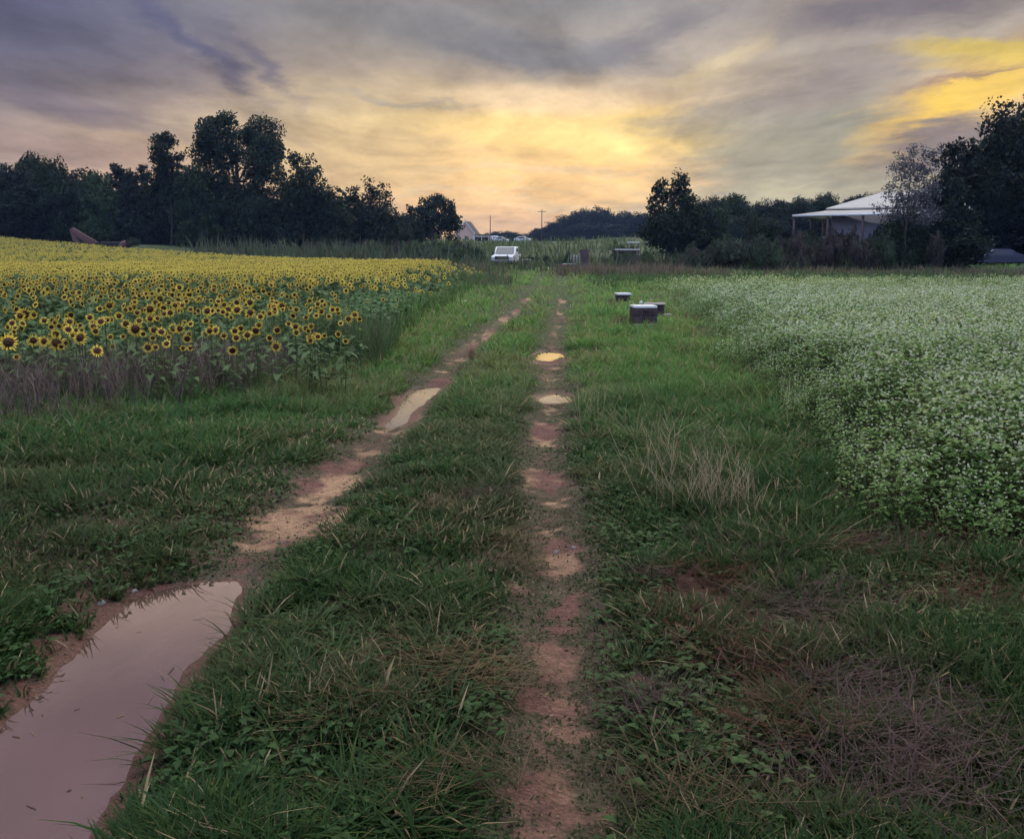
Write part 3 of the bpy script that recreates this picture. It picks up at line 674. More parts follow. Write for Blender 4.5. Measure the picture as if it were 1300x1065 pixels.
for k in range(6):   # prototypes, one metre tall to the head
    r = np.random.default_rng(900 + k)
    root = empty('sunflower', (0, 0, 0)); bx, by = (r.random(2) - .5) * .12
    pts = [(0, 0, -.05), (bx * .6, by * .6, .35), (bx, by, .7), (bx * .8, by + .01, .93), (bx * .7, by - .045, 1.0)]
    V, F = tube(pts, [.010, .009, .008, .006, .009], 6)
    ch = [add_np('stem', V, F, M_STEM, root, np.tile([.11, .16, .07], (len(V), 1)), True)]
    hd = (bx * .7, by - .075, 1.0)
    V, F, C = petals_np(True, k); fl = add_np('petals', V, F, M_PETAL, root, C, False, hd)
    fl.scale = (.085, .085, .085); fl.rotation_euler = (R((-18, 0, 12, -30, 5, -10)[k]), 0, 0); ch.append(fl)
    V, F, C = disc_np((.46, .43, .50, .53, .40, .47)[k], (.14, .2, .08, .16, .1, .18)[k], 14, ((.12, .045, .022), (.16, .065, .022), (.085, .034, .022), (.11, .04, .025), (.20, .085, .03), (.10, .038, .022))[k], (.055, .02, .014))
    ds = add_np('seed_disc', V, F, M_STEM, fl, C, True); sub = [ds]
    for j in range(4 + k % 3):
        z = .25 + .62 * (j + r.random() * .5) / 6; t = min(z / .7, 1)
        V, F, C = leaf_np(.17 + .1 * r.random() * (1.2 - z), .12 + .06 * r.random(), k * 10 + j, .35 + .5 * r.random())
        lf = add_np('leaf', rotz(V, 0), F, M_LEAF, root, C, True, (bx * t, by * t, z)); lf.rotation_euler = (0, 0, j * 2.4 + r.random()); ch.append(lf)
    CH[root.name] = ch; CH[fl.name] = sub; SUNP.append(root)
FL = """16,434,18 25,401,10.5 34,399,14 19,410,9 43,432,12 55,433,11 73,435,16 74,424,10 89,418,10.5 91,408,9 110,428,15 125,445,13 55,407,8 124,420,9 132,408,10 137,406,8.6 121,414,9 115,410,7.5 111,403,8
150,401,8.6 141,388,10 124,392,7 92,426,8 80,440,7 67,415,7 78,414,7 20,453,7 158,411,10 148,427,7 154,427,6 96,419,7 98,413,6 168,418,15 189.5,392.5,12 190,402,8.6 205,379.5,10 180,407,8.6 192,419,10 207,421,10
220,417,10.5 229.5,417,10.5 190,441,11 202,440,7.5 215,436,9 240,430,10 246,411,7 210,391,8.6 218,397,9 210,398,8 225,387.5,8 227,365,7.5 242,374,8 251,380,8.6 274.5,364,7 269.5,368,6 278,382,9 269,394.5,11
292,392.5,9 307,393,11 316,397,11 303,384,9 318,384,10 285.5,387,7.5 284,395.5,7.5 263,420,9 277,419,10 270.5,415,7 286,426,7.5 297,420,9 304,428,9 314.5,425,10 297,445,10.5 173,390,7.5 196,384,8 170.5,397,7
307,417,8 260,407,8 184,424,7 196,429,7 203,404,6.5 226.5,381,7.5 231,442,6.5 246,441,6.5 219,427,6 329,402,8 341,389,8.6 340.6,398,7.4 351,395.5,8.6 360,388,9 351,389,7.5 327,420,10.5 329.5,412.5,8 345,429,8
354,419,8.6 353,439.6,11 373.6,414.6,8.6 372.6,422,7.5 365,411,6.5 386,416.5,8 395.4,414,7 394,420,6 389.6,428,6.5 393,432,7.5 398,425,5.5 408,426.5,8 414,426,5.5 432.7,424,7.4 435.4,433,6.5 374.7,401,7.4
372.6,393,7 386.8,403,6.5 404.6,400.5,6.5 420.6,393,7 427,393,6.5 418,401.5,6.5 442.8,404.8,8.6 453.8,399,8 458,405,6 436,410,6 394,382,6.5"""
FL = [tuple(float(v) for v in s_.split(',')) for s_ in FL.split()]
SPEC = {0: 'widest yellow sunflower, standing alone low at the picture edge in the weeds', 2: 'big dark-centred sunflower tilted at the upper end of the leftmost trio', 4: 'round sunflower with reddish centre, left of an equal twin near the weeds',
        5: 'twin sunflower right of the reddish-centred one near the weeds', 6: 'large sunflower with very dark disc below a smaller bloom', 10: 'large nodding sunflower with wide oval dark disc',
        11: 'single low sunflower in front of the purple weeds, orange-brown centre', 32: 'big round sunflower with maroon centre, broadest in the middle of the field front', 33: 'high sunflower with rust-coloured centre above a smaller one',
        37: 'low sunflower with half-turned disc among green leaves', 39: 'sunflower turned away showing its dark green back', 40: 'yellow sunflower right beside the leaning dead weed stalk', 71: 'single pale sunflower lowest of the blooms, over purple weeds',
        99: 'lowest sunflower of the group on the right, very round and bright', 111: 'solitary sunflower above a smaller fading one at the green patch', 112: 'small fading sunflower, rightmost low bloom at the green patch',
        119: 'rightmost of the larger sunflower blooms beyond the green patch'}
GEN = 'yellow sunflower with dark brown centre among many like it in the field'
def headz(py): return float(np.interp(py, [360, 380, 400, 420, 440, 455], [.86, .80, .74, .69, .60, .5]))
SUNXY = []; cnt = 0
def put_sun(x, y, zh, diam, rz, label, grp):
    global cnt
    p = SUNP[cnt % 6] if cnt < 6 else SUNP[int(rng.integers(0, 6))]
    r = p if cnt < 6 else copy_tree(p)
    g0 = H(x, y); s_ = max(.3, zh - g0)
    r.location = (x, y, g0); r.scale = (s_, s_, s_); r.rotation_euler = (0, 0, rz)
    ch = CH[p.name][1] if cnt < 6 else [c_ for c_ in r.children if c_.name.startswith('petals')][0]
    ch.scale = (diam / 2 / s_,) * 3
    tag(r, label, 'sunflower', grp); cnt += 1; SUNXY.append((x, y))
for i, (px, py, dm) in enumerate(FL):
    if cnt < 6: pass
    zh = headz(py); x, y = flat(px, py, zh)
    zh = zh + float(hbase(np.array([x]), np.array([y]))[0]) * .0
    put_sun(x, y, zh, dm * 1.45 * y / FPX, math.atan2(x, y) * -1 * .6 + (rng.random() - .5) * .7 + (2.6 if i == 39 else 0), SPEC.get(i, GEN), 'sunflowers in bloom in the field')
k = 0
while cnt < 300:
    px = rng.random() * 450 + 0; py = 352 + 92 * rng.random() ** .9; zh = headz(py) - .04 + .08 * rng.random(); x, y = flat(px, py, zh)
    if not bool(in_sun(np.array([x]), np.array([y]))[0]) : continue
    if px < 160 and 372 < py < 398 and rng.random() < .75: continue
    if py > 425 and rng.random() < .8: continue
    if py > 405 and px > 340 and rng.random() < .7: continue
    put_sun(x, y, zh, (.07 + .06 * rng.random()), (rng.random() - .5) * 1.4 + (1.5 if rng.random() < .12 else 0), GEN, 'sunflowers in bloom in the field')
# the rest of the crop as one mass
def low_sun(seed, hi):
    r = np.random.default_rng(seed); V, F, C = petals_np(hi, seed); P = [(V, F, C)]
    if not hi:   # ring of petals as a ragged star
        ns = 12; V = []; F = []; C = []
        for i in range(ns):
            a = 2 * np.pi * i / ns; V.append((.42 * math.cos(a), -.03, .42 * math.sin(a))); rr = (1.0 if i % 2 else .74) * (.85 + .25 * r.random()); V.append((rr * math.cos(a), .06 * r.random(), rr * math.sin(a)))
            C += [YEL * .75, YEL * (.85 + .3 * r.random())]
        for i in range(ns): F.append([2 * i, 2 * i + 1, (2 * i + 3) % (2 * ns), (2 * i + 2) % (2 * ns)])
        P = [(np.array(V), np.array(F), np.array(C))]
    ns = 8; V = [(.40 * math.cos(2 * np.pi * i / ns), -.07, .40 * math.sin(2 * np.pi * i / ns)) for i in range(ns)] ; dk = np.tile([.07, .03, .016], (ns, 1))
    P.append((np.array(V), np.array([[0, 1, 2, 3], [0, 3, 4, 7], [4, 5, 6, 7]]), dk))
    V = np.array(V); V[:, 1] = .1; V *= [1.15, 1, 1.15]; P.append((V, np.array([[3, 2, 1, 0], [7, 4, 3, 0], [7, 6, 5, 4]]), np.tile([.06, .10, .035], (ns, 1))))
    return P
def inst(acc, T, x, y, z, s_, rz, tint=None, tilt=None, hang=None):
    V, F, C = T; n = len(x); ca, sa = np.cos(rz)[:, None], np.sin(rz)[:, None]; v = V[None] * s_[:, None, None]
    vx, vy, vz = v[..., 0], v[..., 1], v[..., 2]
    if tilt is not None: ct, st_ = np.cos(tilt)[:, None], np.sin(tilt)[:, None]; vy, vz = vy * ct - vz * st_, vy * st_ + vz * ct
    o = np.stack([vx * ca - vy * sa + x[:, None], vx * sa + vy * ca + y[:, None], vz + z[:, None]], -1)
    c_ = np.broadcast_to(C[None], (n,) + C.shape) * (1 if tint is None else tint[:, None, :])
    acc.add(o.reshape(-1, 3), (np.arange(n)[:, None, None] * len(V) + F[None]).reshape(-1, 4), c_.reshape(-1, 3))
g = Acc()
def crop(n, y0, y1, dens_fn, diam, hi, nl, power=1.3, big=1.0):
    x, y = scatter(n, y0, y1, power, pad=4); x = -np.abs(x); k = in_sun(x, y); x, y = x[k], y[k]
    xr_ = np.interp(y, [10, 13.3, 20, 32, 48, 56], [-2.3, -2.3, -2.3, -1.9, -1.3, -1.6]); k = rng.random(len(x)) < dens_fn(x, y) * (.10 + .90 * ss(xr_ - x, .2, 4.0)); x, y = x[k], y[k]; n = len(x); z = height(x, y)
    edge = ss(y - sun_front(x), 0, 5) * ss(np.interp(y, [10, 20, 55], [-2.3, -2.2, -1.4]) - x, 0, 2.5)
    hh = (.42 + .38 * edge + .12 * rng.random(n)) * (.9 + .2 * fbm(x, y, 3, 161, 2))
    rz = -np.arctan2(x, y) * -.6 + rng.normal(0, .45, n); dd = diam * (.6 + .6 * rng.random(n)) * .5
    tt = np.ones((n, 3)) * (.85 + .3 * rng.random((n, 1)))
    v = rng.integers(0, 3, n)
    flower = rng.random(n) < .35 + .65 * edge
    for j in range(3):
        for T in low_sun(j + 3, hi):
            m = (v == j) & flower; T = T if not (big > 1 and len(T[0]) == 8) else (T[0] * np.array([.72, 1, .72]), T[1], T[2]); inst(g, T, x[m], y[m], z[m] + hh[m], dd[m], rz[m], tt[m], rng.normal(-.05, .22, m.sum()) if T is None else (-.15 * np.ones(m.sum())))
    az = rng.random(n) * 6.28; g.add(*blades(x, y + .02, z, hh, .016 * big, az, .02, .02, np.tile([.07, .11, .05], (n, 1)), 1, 1, .8))
    Vl, Fl, Cl = leaf_np(.17, .14, 5, .5)
    if nl < 6: q_ = [0, 2, 12, 14]; Vl, Fl, Cl = Vl[[0, 2, 6, 8, 12, 14]], np.array([[0, 1, 3, 2], [2, 3, 5, 4]]), Cl[[0, 2, 6, 8, 12, 14]]
    for j in range(nl):
        t = .15 + .75 * rng.random(n); inst(g, (Vl, Fl, Cl), x, y, z + hh * t, (.7 + .8 * rng.random(n)) * big, rng.random(n) * 6.28, np.ones((n, 3)) * (.7 + .7 * rng.random((n, 1))))
dens = lambda x, y: (.35 + .65 * ss(fbm(x, y, 4, 171, 3), .35, .6)) * np.where((y > 20) & (y < 28) & (x < -7), .35, 1)
crop(3800, 10, 24, lambda x, y: .36 + 0 * x, .115, True, 7, 1.2)
crop(15000, 22, 48, dens, .145, False, 5, 1.5, 1.2)
crop(26000, 46, 118, lambda x, y: .75 + 0 * x, .16, False, 2, 1.6, 1.8)
cr = g.build('sunflower_crop', M_PETAL); tag(cr, 'mass of yellow sunflowers filling the field back to the woods', 'sunflowers', kind='stuff'); print('crop', sum(len(f) for f in g.F))
# leafy green filling between the individual sunflowers
g = Acc(); x, y = scatter(44000, 8.5, 24, 1.0, pad=3); x = -np.abs(x); k = in_sun(x, y + .5) & (rng.random(len(x)) < ss(y - sun_front(x), -.6, .6)); x, y = x[k], y[k]; n = len(x); z = height(x, y)
Vl, Fl, Cl = leaf_np(.15, .11, 6, .6); Vl, Fl, Cl = Vl[[0, 2, 6, 8, 12, 14]], np.array([[0, 1, 3, 2], [2, 3, 5, 4]]), Cl[[0, 2, 6, 8, 12, 14]]
inst(g, (Vl, Fl, Cl * 1.0), x, y, z + (.05 + .5 * rng.random(n)) * (.75 + .25 * ss(y - sun_front(x), 0, 3)), .6 + .7 * rng.random(n), rng.random(n) * 6.28, (.7 + .7 * rng.random((n, 1))) * np.array([[.9, 1.0, 1.05]]))
g.add(*blades(x[::2], y[::2], z[::2], .35 + .35 * rng.random(len(x[::2])), .012, rng.random(len(x[::2])) * 6.28, .2, .3, np.array([.06, .105, .045]) * (.7 + .6 * rng.random((len(x[::2]), 1))), 2))
lf = g.build('undergrowth', M_LEAF); tag(lf, 'green leafy undergrowth between the stems at the front of the sunflower field', 'undergrowth', kind='stuff')

g = Acc(); x, y = scatter(32000, 2.2, 14, 0); k = (rng.random(len(x)) < free(x, y) * ss(fbm(x, y, .7, 191, 3), .45, .62)) & ~in_buck(x, y) & (rutdist(x, y) > .15); x, y = x[k], y[k]; n = len(x)
Vw, Fw, Cw = leaf_np(.036, .022, 8, .4); Vw, Fw, Cw = Vw[[0, 2, 6, 8, 12, 14]], np.array([[0, 1, 3, 2], [2, 3, 5, 4]]), Cw[[0, 2, 6, 8, 12, 14]]
for j in range(2): inst(g, (Vw, Fw, Cw * np.array([.55, .72, .6])), x + rng.normal(0, .012, n), y + rng.normal(0, .012, n), height(x, y) + .015 + .05 * rng.random(n), .6 + .9 * rng.random(n), rng.random(n) * 6.28, .75 + .6 * rng.random((n, 1)) * np.ones((1, 3)))
wl = g.build('clover', M_LEAF); tag(wl, 'low broad-leaved weeds scattered through the turf near the ruts', 'ground cover', kind='stuff')

# ---------------------------------------------------------------- buckwheat
def buck_T(seed, hi):
    r = np.random.default_rng(seed); a = Acc(); nb = 5 if hi else 3
    Vl, Fl, Cl = leaf_np(.085, .075, seed, .45)
    if not hi: Vl, Fl, Cl = Vl[[0, 2, 6, 8, 12, 14]], np.array([[0, 1, 3, 2], [2, 3, 5, 4]]), Cl[[0, 2, 6, 8, 12, 14]]
    o1 = lambda n: np.ones(n)
    for j in range(17 if hi else 11):
        z = .15 + .8 * r.random(); rr = .09 * r.random(); an = r.random() * 6.28
        inst(a, (Vl, Fl, Cl * np.array([1.0, 1.2, .85])), o1(1) * rr * math.cos(an), o1(1) * rr * math.sin(an), o1(1) * z, o1(1) * (.8 + .7 * r.random()) * (1 if hi else 1.35), o1(1) * an)
    a.add(*blades(r.normal(0, .03, nb), r.normal(0, .03, nb), np.zeros(nb), .85 + .2 * r.random(nb), .006, r.random(nb) * 6.28, .12, .12, np.tile([.12, .10, .05], (nb, 1)), 2))
    for j in range(4 if hi else 3):   # flower clusters on top
        cx, cy_ = r.normal(0, .10, 2); cz = .80 + .28 * r.random(); m = 8 if hi else 4; s_ = (.0145 if hi else .021) * (.7 + .6 * r.random())
        for t in range(m):
            d = r.normal(0, 1, 3); d /= np.linalg.norm(d); d[2] = abs(d[2]) * .7; c0 = np.array([cx, cy_, cz]) + d * s_ * .8
            u = np.cross(d, r.normal(0, 1, 3)); u /= np.linalg.norm(u); v_ = np.cross(d, u); q_ = s_ * .55
            a.add(np.array([c0 - u * q_ - v_ * q_, c0 + u * q_ - v_ * q_, c0 + u * q_ + v_ * q_, c0 - u * q_ + v_ * q_]), np.array([[0, 1, 2, 3]]), np.tile(np.array([.66, .69, .50]) * (.8 + .3 * r.random()), (4, 1)))
    return np.concatenate(a.V), np.concatenate(a.F), np.concatenate(a.C)
g = Acc()
def buck(n, y0, y1, hi, power, hs=.55):
    x, y = scatter(n, y0, y1, power, pad=2, spread=.62); x = np.abs(x); k = in_buck(x, y) & (rng.random(len(x)) < .65 + .35 * ss(x - buck_edge(y), 0, .9)); x, y = x[k], y[k]
    n = len(x); z = height(x, y) - .02; v = rng.integers(0, 4, n); edge = ss(x - buck_edge(y), -.1, 1.1) * ss(y, 3.6, 6.5)
    s_ = hs * (.5 + .5 * edge) * (.85 + .3 * rng.random(n)) * (.9 + .25 * fbm(x, y, 2.2, 181, 3))
    tint = np.ones((n, 3)) * (.85 + .3 * rng.random((n, 1))); tint = tint * (1 + (np.array([1.25, 1.12, .8]) - 1) * ss(y, 22, 42)[:, None] * ss(fbm(x, y, 12, 183, 2), .3, .6)[:, None])
    for j in range(4): m = v == j; inst(g, buck_T(50 + j, hi), x[m], y[m], z[m], s_[m], rng.random(m.sum()) * 6.28, tint[m])
buck(6500, 3.9, 13, True, 1.0); buck(9500, 12, 26, False, 1.4); buck(11000, 25, 54, False, 1.6)
bw = g.build('buckwheat_crop', M_LEAF); tag(bw, 'dense white flowering crop filling the field beside the track', 'buckwheat', kind='stuff'); print('buck', sum(len(f) for f in g.F))

# ---------------------------------------------------------------- trees
def crown_np(lobes, n, leaf, seed, sub=18, spread=.45, col=(.030, .052, .026), shell=.82):
    r = np.random.default_rng(seed); lobes = np.array(lobes, float); w_ = lobes[:, 3] ** 2; w_ = w_ / w_.sum()
    m = len(lobes) * sub; li = r.choice(len(lobes), m, p=w_); d = r.normal(0, 1, (m, 3)); d /= np.linalg.norm(d, axis=1)[:, None]
    rad = shell * r.random(m) ** .35
    cc = lobes[li, :3] + d * (lobes[li, 3] * rad)[:, None] * np.array([1, 1, 1]) * np.stack([np.ones(m), np.ones(m), lobes[li, 4] / lobes[li, 3]], 1)
    cr_ = lobes[li, 3] * spread * (.5 + .9 * r.random(m)); tone = .65 + .7 * r.random(m)
    ci = r.choice(m, n, p=cr_ ** 1.5 / (cr_ ** 1.5).sum()); q_ = r.normal(0, 1, (n, 3)); q_ /= np.linalg.norm(q_, axis=1)[:, None]
    p = cc[ci] + q_ * (cr_[ci] * r.random(n) ** .45)[:, None] * [1, 1, .75]
    nrm = q_ * .6 + r.normal(0, .7, (n, 3)) + [0, 0, .35]; nrm /= np.linalg.norm(nrm, axis=1)[:, None]
    u = np.cross(nrm, r.normal(0, 1, (n, 3))); u /= np.linalg.norm(u, axis=1)[:, None]; v_ = np.cross(nrm, u)
    a = leaf * (.55 + .8 * r.random(n))[:, None]; b = a * (.45 + .4 * r.random((n, 1)))
    V = np.stack([p - u * a, p - v_ * b, p + u * a, p + v_ * b], 1).reshape(-1, 3)
    F = np.arange(n * 4).reshape(n, 4); c_ = np.array(col) * (tone[ci] * (.75 + .5 * r.random(n)))[:, None] * np.where(r.random(n) < .2, 1.5, 1)[:, None]
    return V, F, np.repeat(c_, 4, 0)
def trunk_np(h, r0, lobes, seed, nb=7, lean=0.0):
    r = np.random.default_rng(seed); mb = MB(); top = np.array([lean * h, 0, h])
    pts = [np.array([0, 0, -.4]), np.array([.0, .0, .0]), top * .35 + r.normal(0, .04 * h ** .5, 3) * [1, 1, 0], top * .7 + r.normal(0, .06 * h ** .5, 3) * [1, 1, 0], top]
    mb.add(tube(pts, [r0 * 1.35, r0, r0 * .75, r0 * .45, r0 * .12], 8))
    lobes = np.array(lobes)
    for i in range(nb):
        t = .22 + .6 * r.random(); k = int(t * 4); base_ = pts[1] * (1 - t) + top * t if t < .35 else top * t; lb = lobes[r.integers(0, len(lobes))]
        e = lb[:3] + r.normal(0, .3, 3) * lb[3]; e[2] = max(e[2], base_[2] + .2)
        mid = (base_ + e) / 2 + np.array([0, 0, .12 * np.linalg.norm(e - base_)]); mb.add(tube([base_, mid, e], [r0 * .42 * (1 - t * .4), r0 * .25, r0 * .05], 5))
    return np.concatenate(mb.V), np.concatenate(mb.F)
def rlobes(n, W, h0, h1, seed, prof=lambda t: math.sin(math.pi * (.15 + .8 * t)) ** .6, rs=.30):
    r = np.random.default_rng(seed); o = []
    for i in range(n):
        t = (i + .5) / n; z = h0 + (h1 - h0) * t; rr = W * .5 * prof(t); a = i * 2.4 + r.random(); dd = rr * (.35 + .5 * r.random())
        q_ = W * rs * (.7 + .6 * r.random()) * (.55 + .45 * prof(t)); o.append((dd * math.cos(a), dd * math.sin(a), z, q_, q_ * .85))
    return o
PROT = {}
def proto(kind, H0, W, lobes, n, leaf, r0, seed, **kw):
    V, F, C = crown_np(lobes, n, leaf, seed, **kw); tv, tf = trunk_np(H0 * .86, r0, lobes, seed)
    top = V[:, 2].max(); wid = np.percentile(V[:, 0], 98) - np.percentile(V[:, 0], 2)
    PROT[kind] = (mesh_np('crown', V, F, C), mesh_np('trunk', tv, tf, None, True), top, wid)
    PROT[kind][0].materials.append(M_CROWN); PROT[kind][1].materials.append(M_BARK)
G1 = (.022, .036, .019); G2 = (.016, .026, .018); G3 = (.034, .058, .025)
for k in range(5): proto('broad%d' % k, 10, 8, rlobes(20, 8, .5, 8.6, 30 + k), 15000, .20, .22, 200 + k, col=(G1, G2, G3, G1, G2)[k])
for k in range(3): proto('pine%d' % k, 11, 5, rlobes(18, 5.2, .6, 10.2, 60 + k, lambda t: 1.05 - .85 * t), 11000, .17, .2, 230 + k, col=G2)
for k in range(2): proto('round%d' % k, 7, 8, rlobes(16, 8.5, .6, 5.8, 70 + k), 13000, .16, .2, 240 + k, col=G1)
def place(kind, px, ytop, d, wpx, label, group=None, rz=None, base=0.0, name='tree', cat='tree', dep=None):
    x, y, z = at(px, d); z += base; cm, tm, top, wid = PROT[kind]
    hh = zrow(ytop, d) - z; sx = wpx * d / FPX / wid; r = empty(name, (x, y, z), rng.random() * 6.28 if rz is None else rz, label, cat, group, (sx, dep or sx, hh / top))
    for m, nm in ((tm, 'trunk'), (cm, 'crown')):
        o = bpy.data.objects.new(nm, m); COL.objects.link(o); o.parent = r
    return r
# landmark trees with their own outline
def local(pts, d, px0, rpx=1.28):
    """crown lobes from photo outline: (px, py, radius px) at distance d, tree foot at px0"""
    z0 = H(at(px0, d)[0], d); o = []
    for i, (px, py, rp) in enumerate(pts):
        q_ = rp * rpx * d / FPX; o.append(((px - px0) * d / FPX, (random.random() - .5) * q_ * 2.2, zrow(py, d) - z0, q_, q_))
    return o
def own(name, px0, d, pts, n, leaf, r0, label, group=None, col=G1, **kw):
    lb = local(pts, d, px0, 1.05 if name in ('airy_tree', 'slender_tree') else 1.28); V, F, C = crown_np(lb, n, leaf, int(px0), col=col, **kw); x, y, z = at(px0, d)
    r = empty(name, (x, y, z), 0, label, 'tree', group); hh = max(l_[2] for l_ in lb)
    tv, tf = trunk_np(hh, r0, lb, int(px0) + 1, kw.get('nb', 12) if False else 12)
    add_np('trunk', tv, tf, M_BARK, r, None, True); add_np('crown', V, F, M_CROWN, r, C); return r
own('oak_tree', 312, 128, [(283, 172, 19), (302, 165, 15), (338, 168, 20), (320, 185, 18), (272, 195, 18), (300, 200, 17), (350, 198, 20), (335, 215, 15), (365, 190, 10), (285, 225, 16), (262, 232, 16), (352, 235, 17), (310, 262, 22), (275, 268, 20), (350, 270, 24), (330, 290, 20), (295, 295, 20)], 44000, .18, .5,
    'tallest tree of the left wood with a double-humped leafy crown', 'trees of the wood behind the sunflowers', spread=.5, sub=22)
own('slender_tree', 226, 126, [(214, 178, 8), (226, 176, 8), (234, 184, 8), (210, 190, 7), (222, 192, 10), (238, 198, 7), (214, 203, 8), (228, 206, 10), (240, 212, 6), (220, 218, 9), (230, 224, 9), (236, 236, 8), (222, 238, 10), (230, 252, 12)], 7500, .17, .12,
    'slim see-through tree standing just left of the tallest tree', 'trees of the wood behind the sunflowers', spread=.75)
own('leaning_tree', 390, 124, [(385, 208, 12), (402, 215, 13), (378, 222, 16), (410, 235, 14), (395, 245, 22), (372, 250, 20), (420, 258, 18), (432, 272, 18), (400, 280, 26), (375, 285, 24), (440, 292, 18)], 17000, .19, .35,
    'dense tree sloping down right of the tallest tree', 'trees of the wood behind the sunflowers', spread=.5, sub=20)
own('forked_tree', 848, 100, [(835, 232, 8), (832, 243, 10), (855, 226, 9), (857, 238, 12), (826, 258, 10), (843, 254, 10), (866, 250, 12), (872, 262, 8), (834, 274, 16), (858, 272, 18), (846, 290, 22), (828, 294, 16), (866, 292, 18), (848, 306, 22), (876, 305, 10)], 19000, .15, .28,
    'twin-topped dark tree standing alone beyond the white-flowering field', spread=.5, sub=20)
own('airy_tree', 1140, 64, [(1128, 205, 12), (1148, 192, 12), (1165, 198, 11), (1140, 215, 16), (1115, 222, 10), (1160, 220, 14), (1150, 240, 16), (1125, 245, 12), (1168, 245, 12), (1145, 262, 18), (1120, 268, 14), (1165, 272, 16), (1178, 188, 6), (1108, 238, 7)], 6500, .075, .05,
    'sparse grey-green tree with thin airy branches by the white-roofed building', col=(.12, .12, .125), spread=.6, sub=24, shell=1.0)
own('round_tree', 474, 132, [(455, 248, 9), (470, 240, 11), (485, 246, 12), (498, 256, 10), (448, 262, 12), (462, 262, 16), (482, 266, 18), (500, 275, 12), (470, 285, 22), (448, 285, 14), (495, 290, 16), (438, 245, 6)], 12000, .18, .3,
    'rounded tree with a notched top between the wood and the spreading tree', spread=.5, sub=18)
own('spreading_tree', 552, 150, [(540, 262, 10), (556, 257, 10), (572, 264, 9), (528, 268, 8), (530, 282, 12), (548, 275, 14), (566, 278, 13), (580, 280, 8), (520, 288, 8), (545, 292, 14), (572, 292, 12)], 10000, .19, .35,
    'low spreading tree beside the small gabled house', spread=.5, sub=18)
WG = 'trees of the wood behind the sunflowers'; WL = 'dark dense tree in the solid wall of the wood behind the sunflowers'
for i, (px, yt, wp, kd) in enumerate([(-30, 215, 70, 'broad0'), (8, 206, 62, 'broad1'), (38, 207, 50, 'broad4'), (62, 190, 44, 'broad2'), (86, 194, 48, 'broad3'), (112, 210, 52, 'broad1'), (138, 214, 46, 'broad2'), (165, 206, 38, 'pine0'), (180, 212, 40, 'pine1'),
        (197, 208, 40, 'pine2'), (212, 240, 52, 'broad4'), (229, 224, 50, 'broad3'), (214, 218, 34, 'pine0'), (262, 208, 50, 'broad2'), (300, 226, 70, 'broad4'), (395, 232, 60, 'broad3'), (190, 225, 60, 'broad0'), (60, 222, 70, 'broad1'), (514, 268, 40, 'broad0'), (500, 280, 44, 'round1'), (245, 222, 46, 'broad0'), (262, 245, 56, 'broad3'), (-75, 205, 80, 'broad2'), (25, 232, 70, 'broad3'), (100, 235, 80, 'broad0'), (155, 240, 76, 'broad4'), (235, 255, 70, 'broad1'), (330, 252, 80, 'broad0'), (420, 262, 60, 'broad2'), (520, 285, 36, 'round0'), (450, 282, 46, 'round1')]):
    lab = {2: WL, 3: 'feathery-topped tree forming the first peak of the wood', 22: 'small dark tree filling the gap beside the spreading tree', 23: 'low round tree under the notched-top tree'}.get(i, WL)
    place(kd, px, yt, 126 + (i * 7) % 13 + (8 if yt > 228 else 0), wp, lab, WG if lab == WL or i == 3 else None)
# dark mass right
RG = 'tall dark trees crowding the edge of the picture'
own('dark_tree', 1268, 82, [(1262, 133, 16), (1285, 130, 16), (1250, 150, 16), (1238, 160, 12), (1275, 155, 26), (1300, 140, 26), (1246, 180, 20), (1232, 190, 16), (1265, 200, 32), (1300, 195, 40), (1235, 215, 26), (1280, 240, 45), (1240, 250, 34), (1320, 245, 45), (1255, 285, 40), (1300, 290, 45)], 34000, .15, .5,
    'tallest black-green tree with stepped outline at the picture edge', spread=.5, sub=24, col=G2)
own('dark_tree', 1205, 80, [(1192, 195, 12), (1210, 190, 13), (1183, 212, 12), (1203, 215, 16), (1220, 225, 18), (1185, 240, 14), (1205, 248, 20), (1175, 262, 14), (1198, 275, 24), (1225, 270, 22), (1180, 292, 22), (1215, 298, 26)], 17000, .15, .35,
    'shorter dark tree stepping down beside the airy tree', spread=.5, sub=20, col=G2)
own('dark_tree', 1345, 76, [(1330, 115, 30), (1360, 110, 35), (1345, 160, 45), (1380, 170, 50), (1340, 220, 50), (1390, 240, 50), (1350, 280, 45)], 20000, .18, .5,
    'dark tree mostly cut off by the picture edge', spread=.5, sub=20, col=G2)
for i, (px, yt, wp, lab) in enumerate([(1178, 262, 80, 'low dark tree beneath the airy tree'), (1222, 250, 90, 'low dark tree right behind the parked car'), (1290, 232, 120, 'broad low tree filling the dark base by the picture edge'), (1140, 268, 60, 'bushy tree against the wall of the white-roofed building')]):
    place(('broad1', 'broad3', 'broad4', 'round1')[i], px, yt, (66, 84, 83, 65)[i], wp, lab)
place('broad0', 1150, 262, 67, 56, 'small tree between the airy tree and the building wall'); place('broad3', 1170, 232, 70, 46, 'narrow dark tree right behind the airy tree'); place('broad4', 1190, 214, 66, 52, 'dark tree standing at the far end of the white-roofed building'); place('broad1', 1238, 226, 85, 64, 'dark tree just above the parked car roof'); place('round1', 1128, 274, 66, 40, 'round dark tree hiding the verandah end')
for px, yt, wp, lab in [(1245, 165, 80, 'tall leafy tree filling the middle of the dark clump'), (1290, 130, 110, 'tall leafy tree behind the tallest black-green tree')]: place('broad2', px, yt, 90, wp, lab)
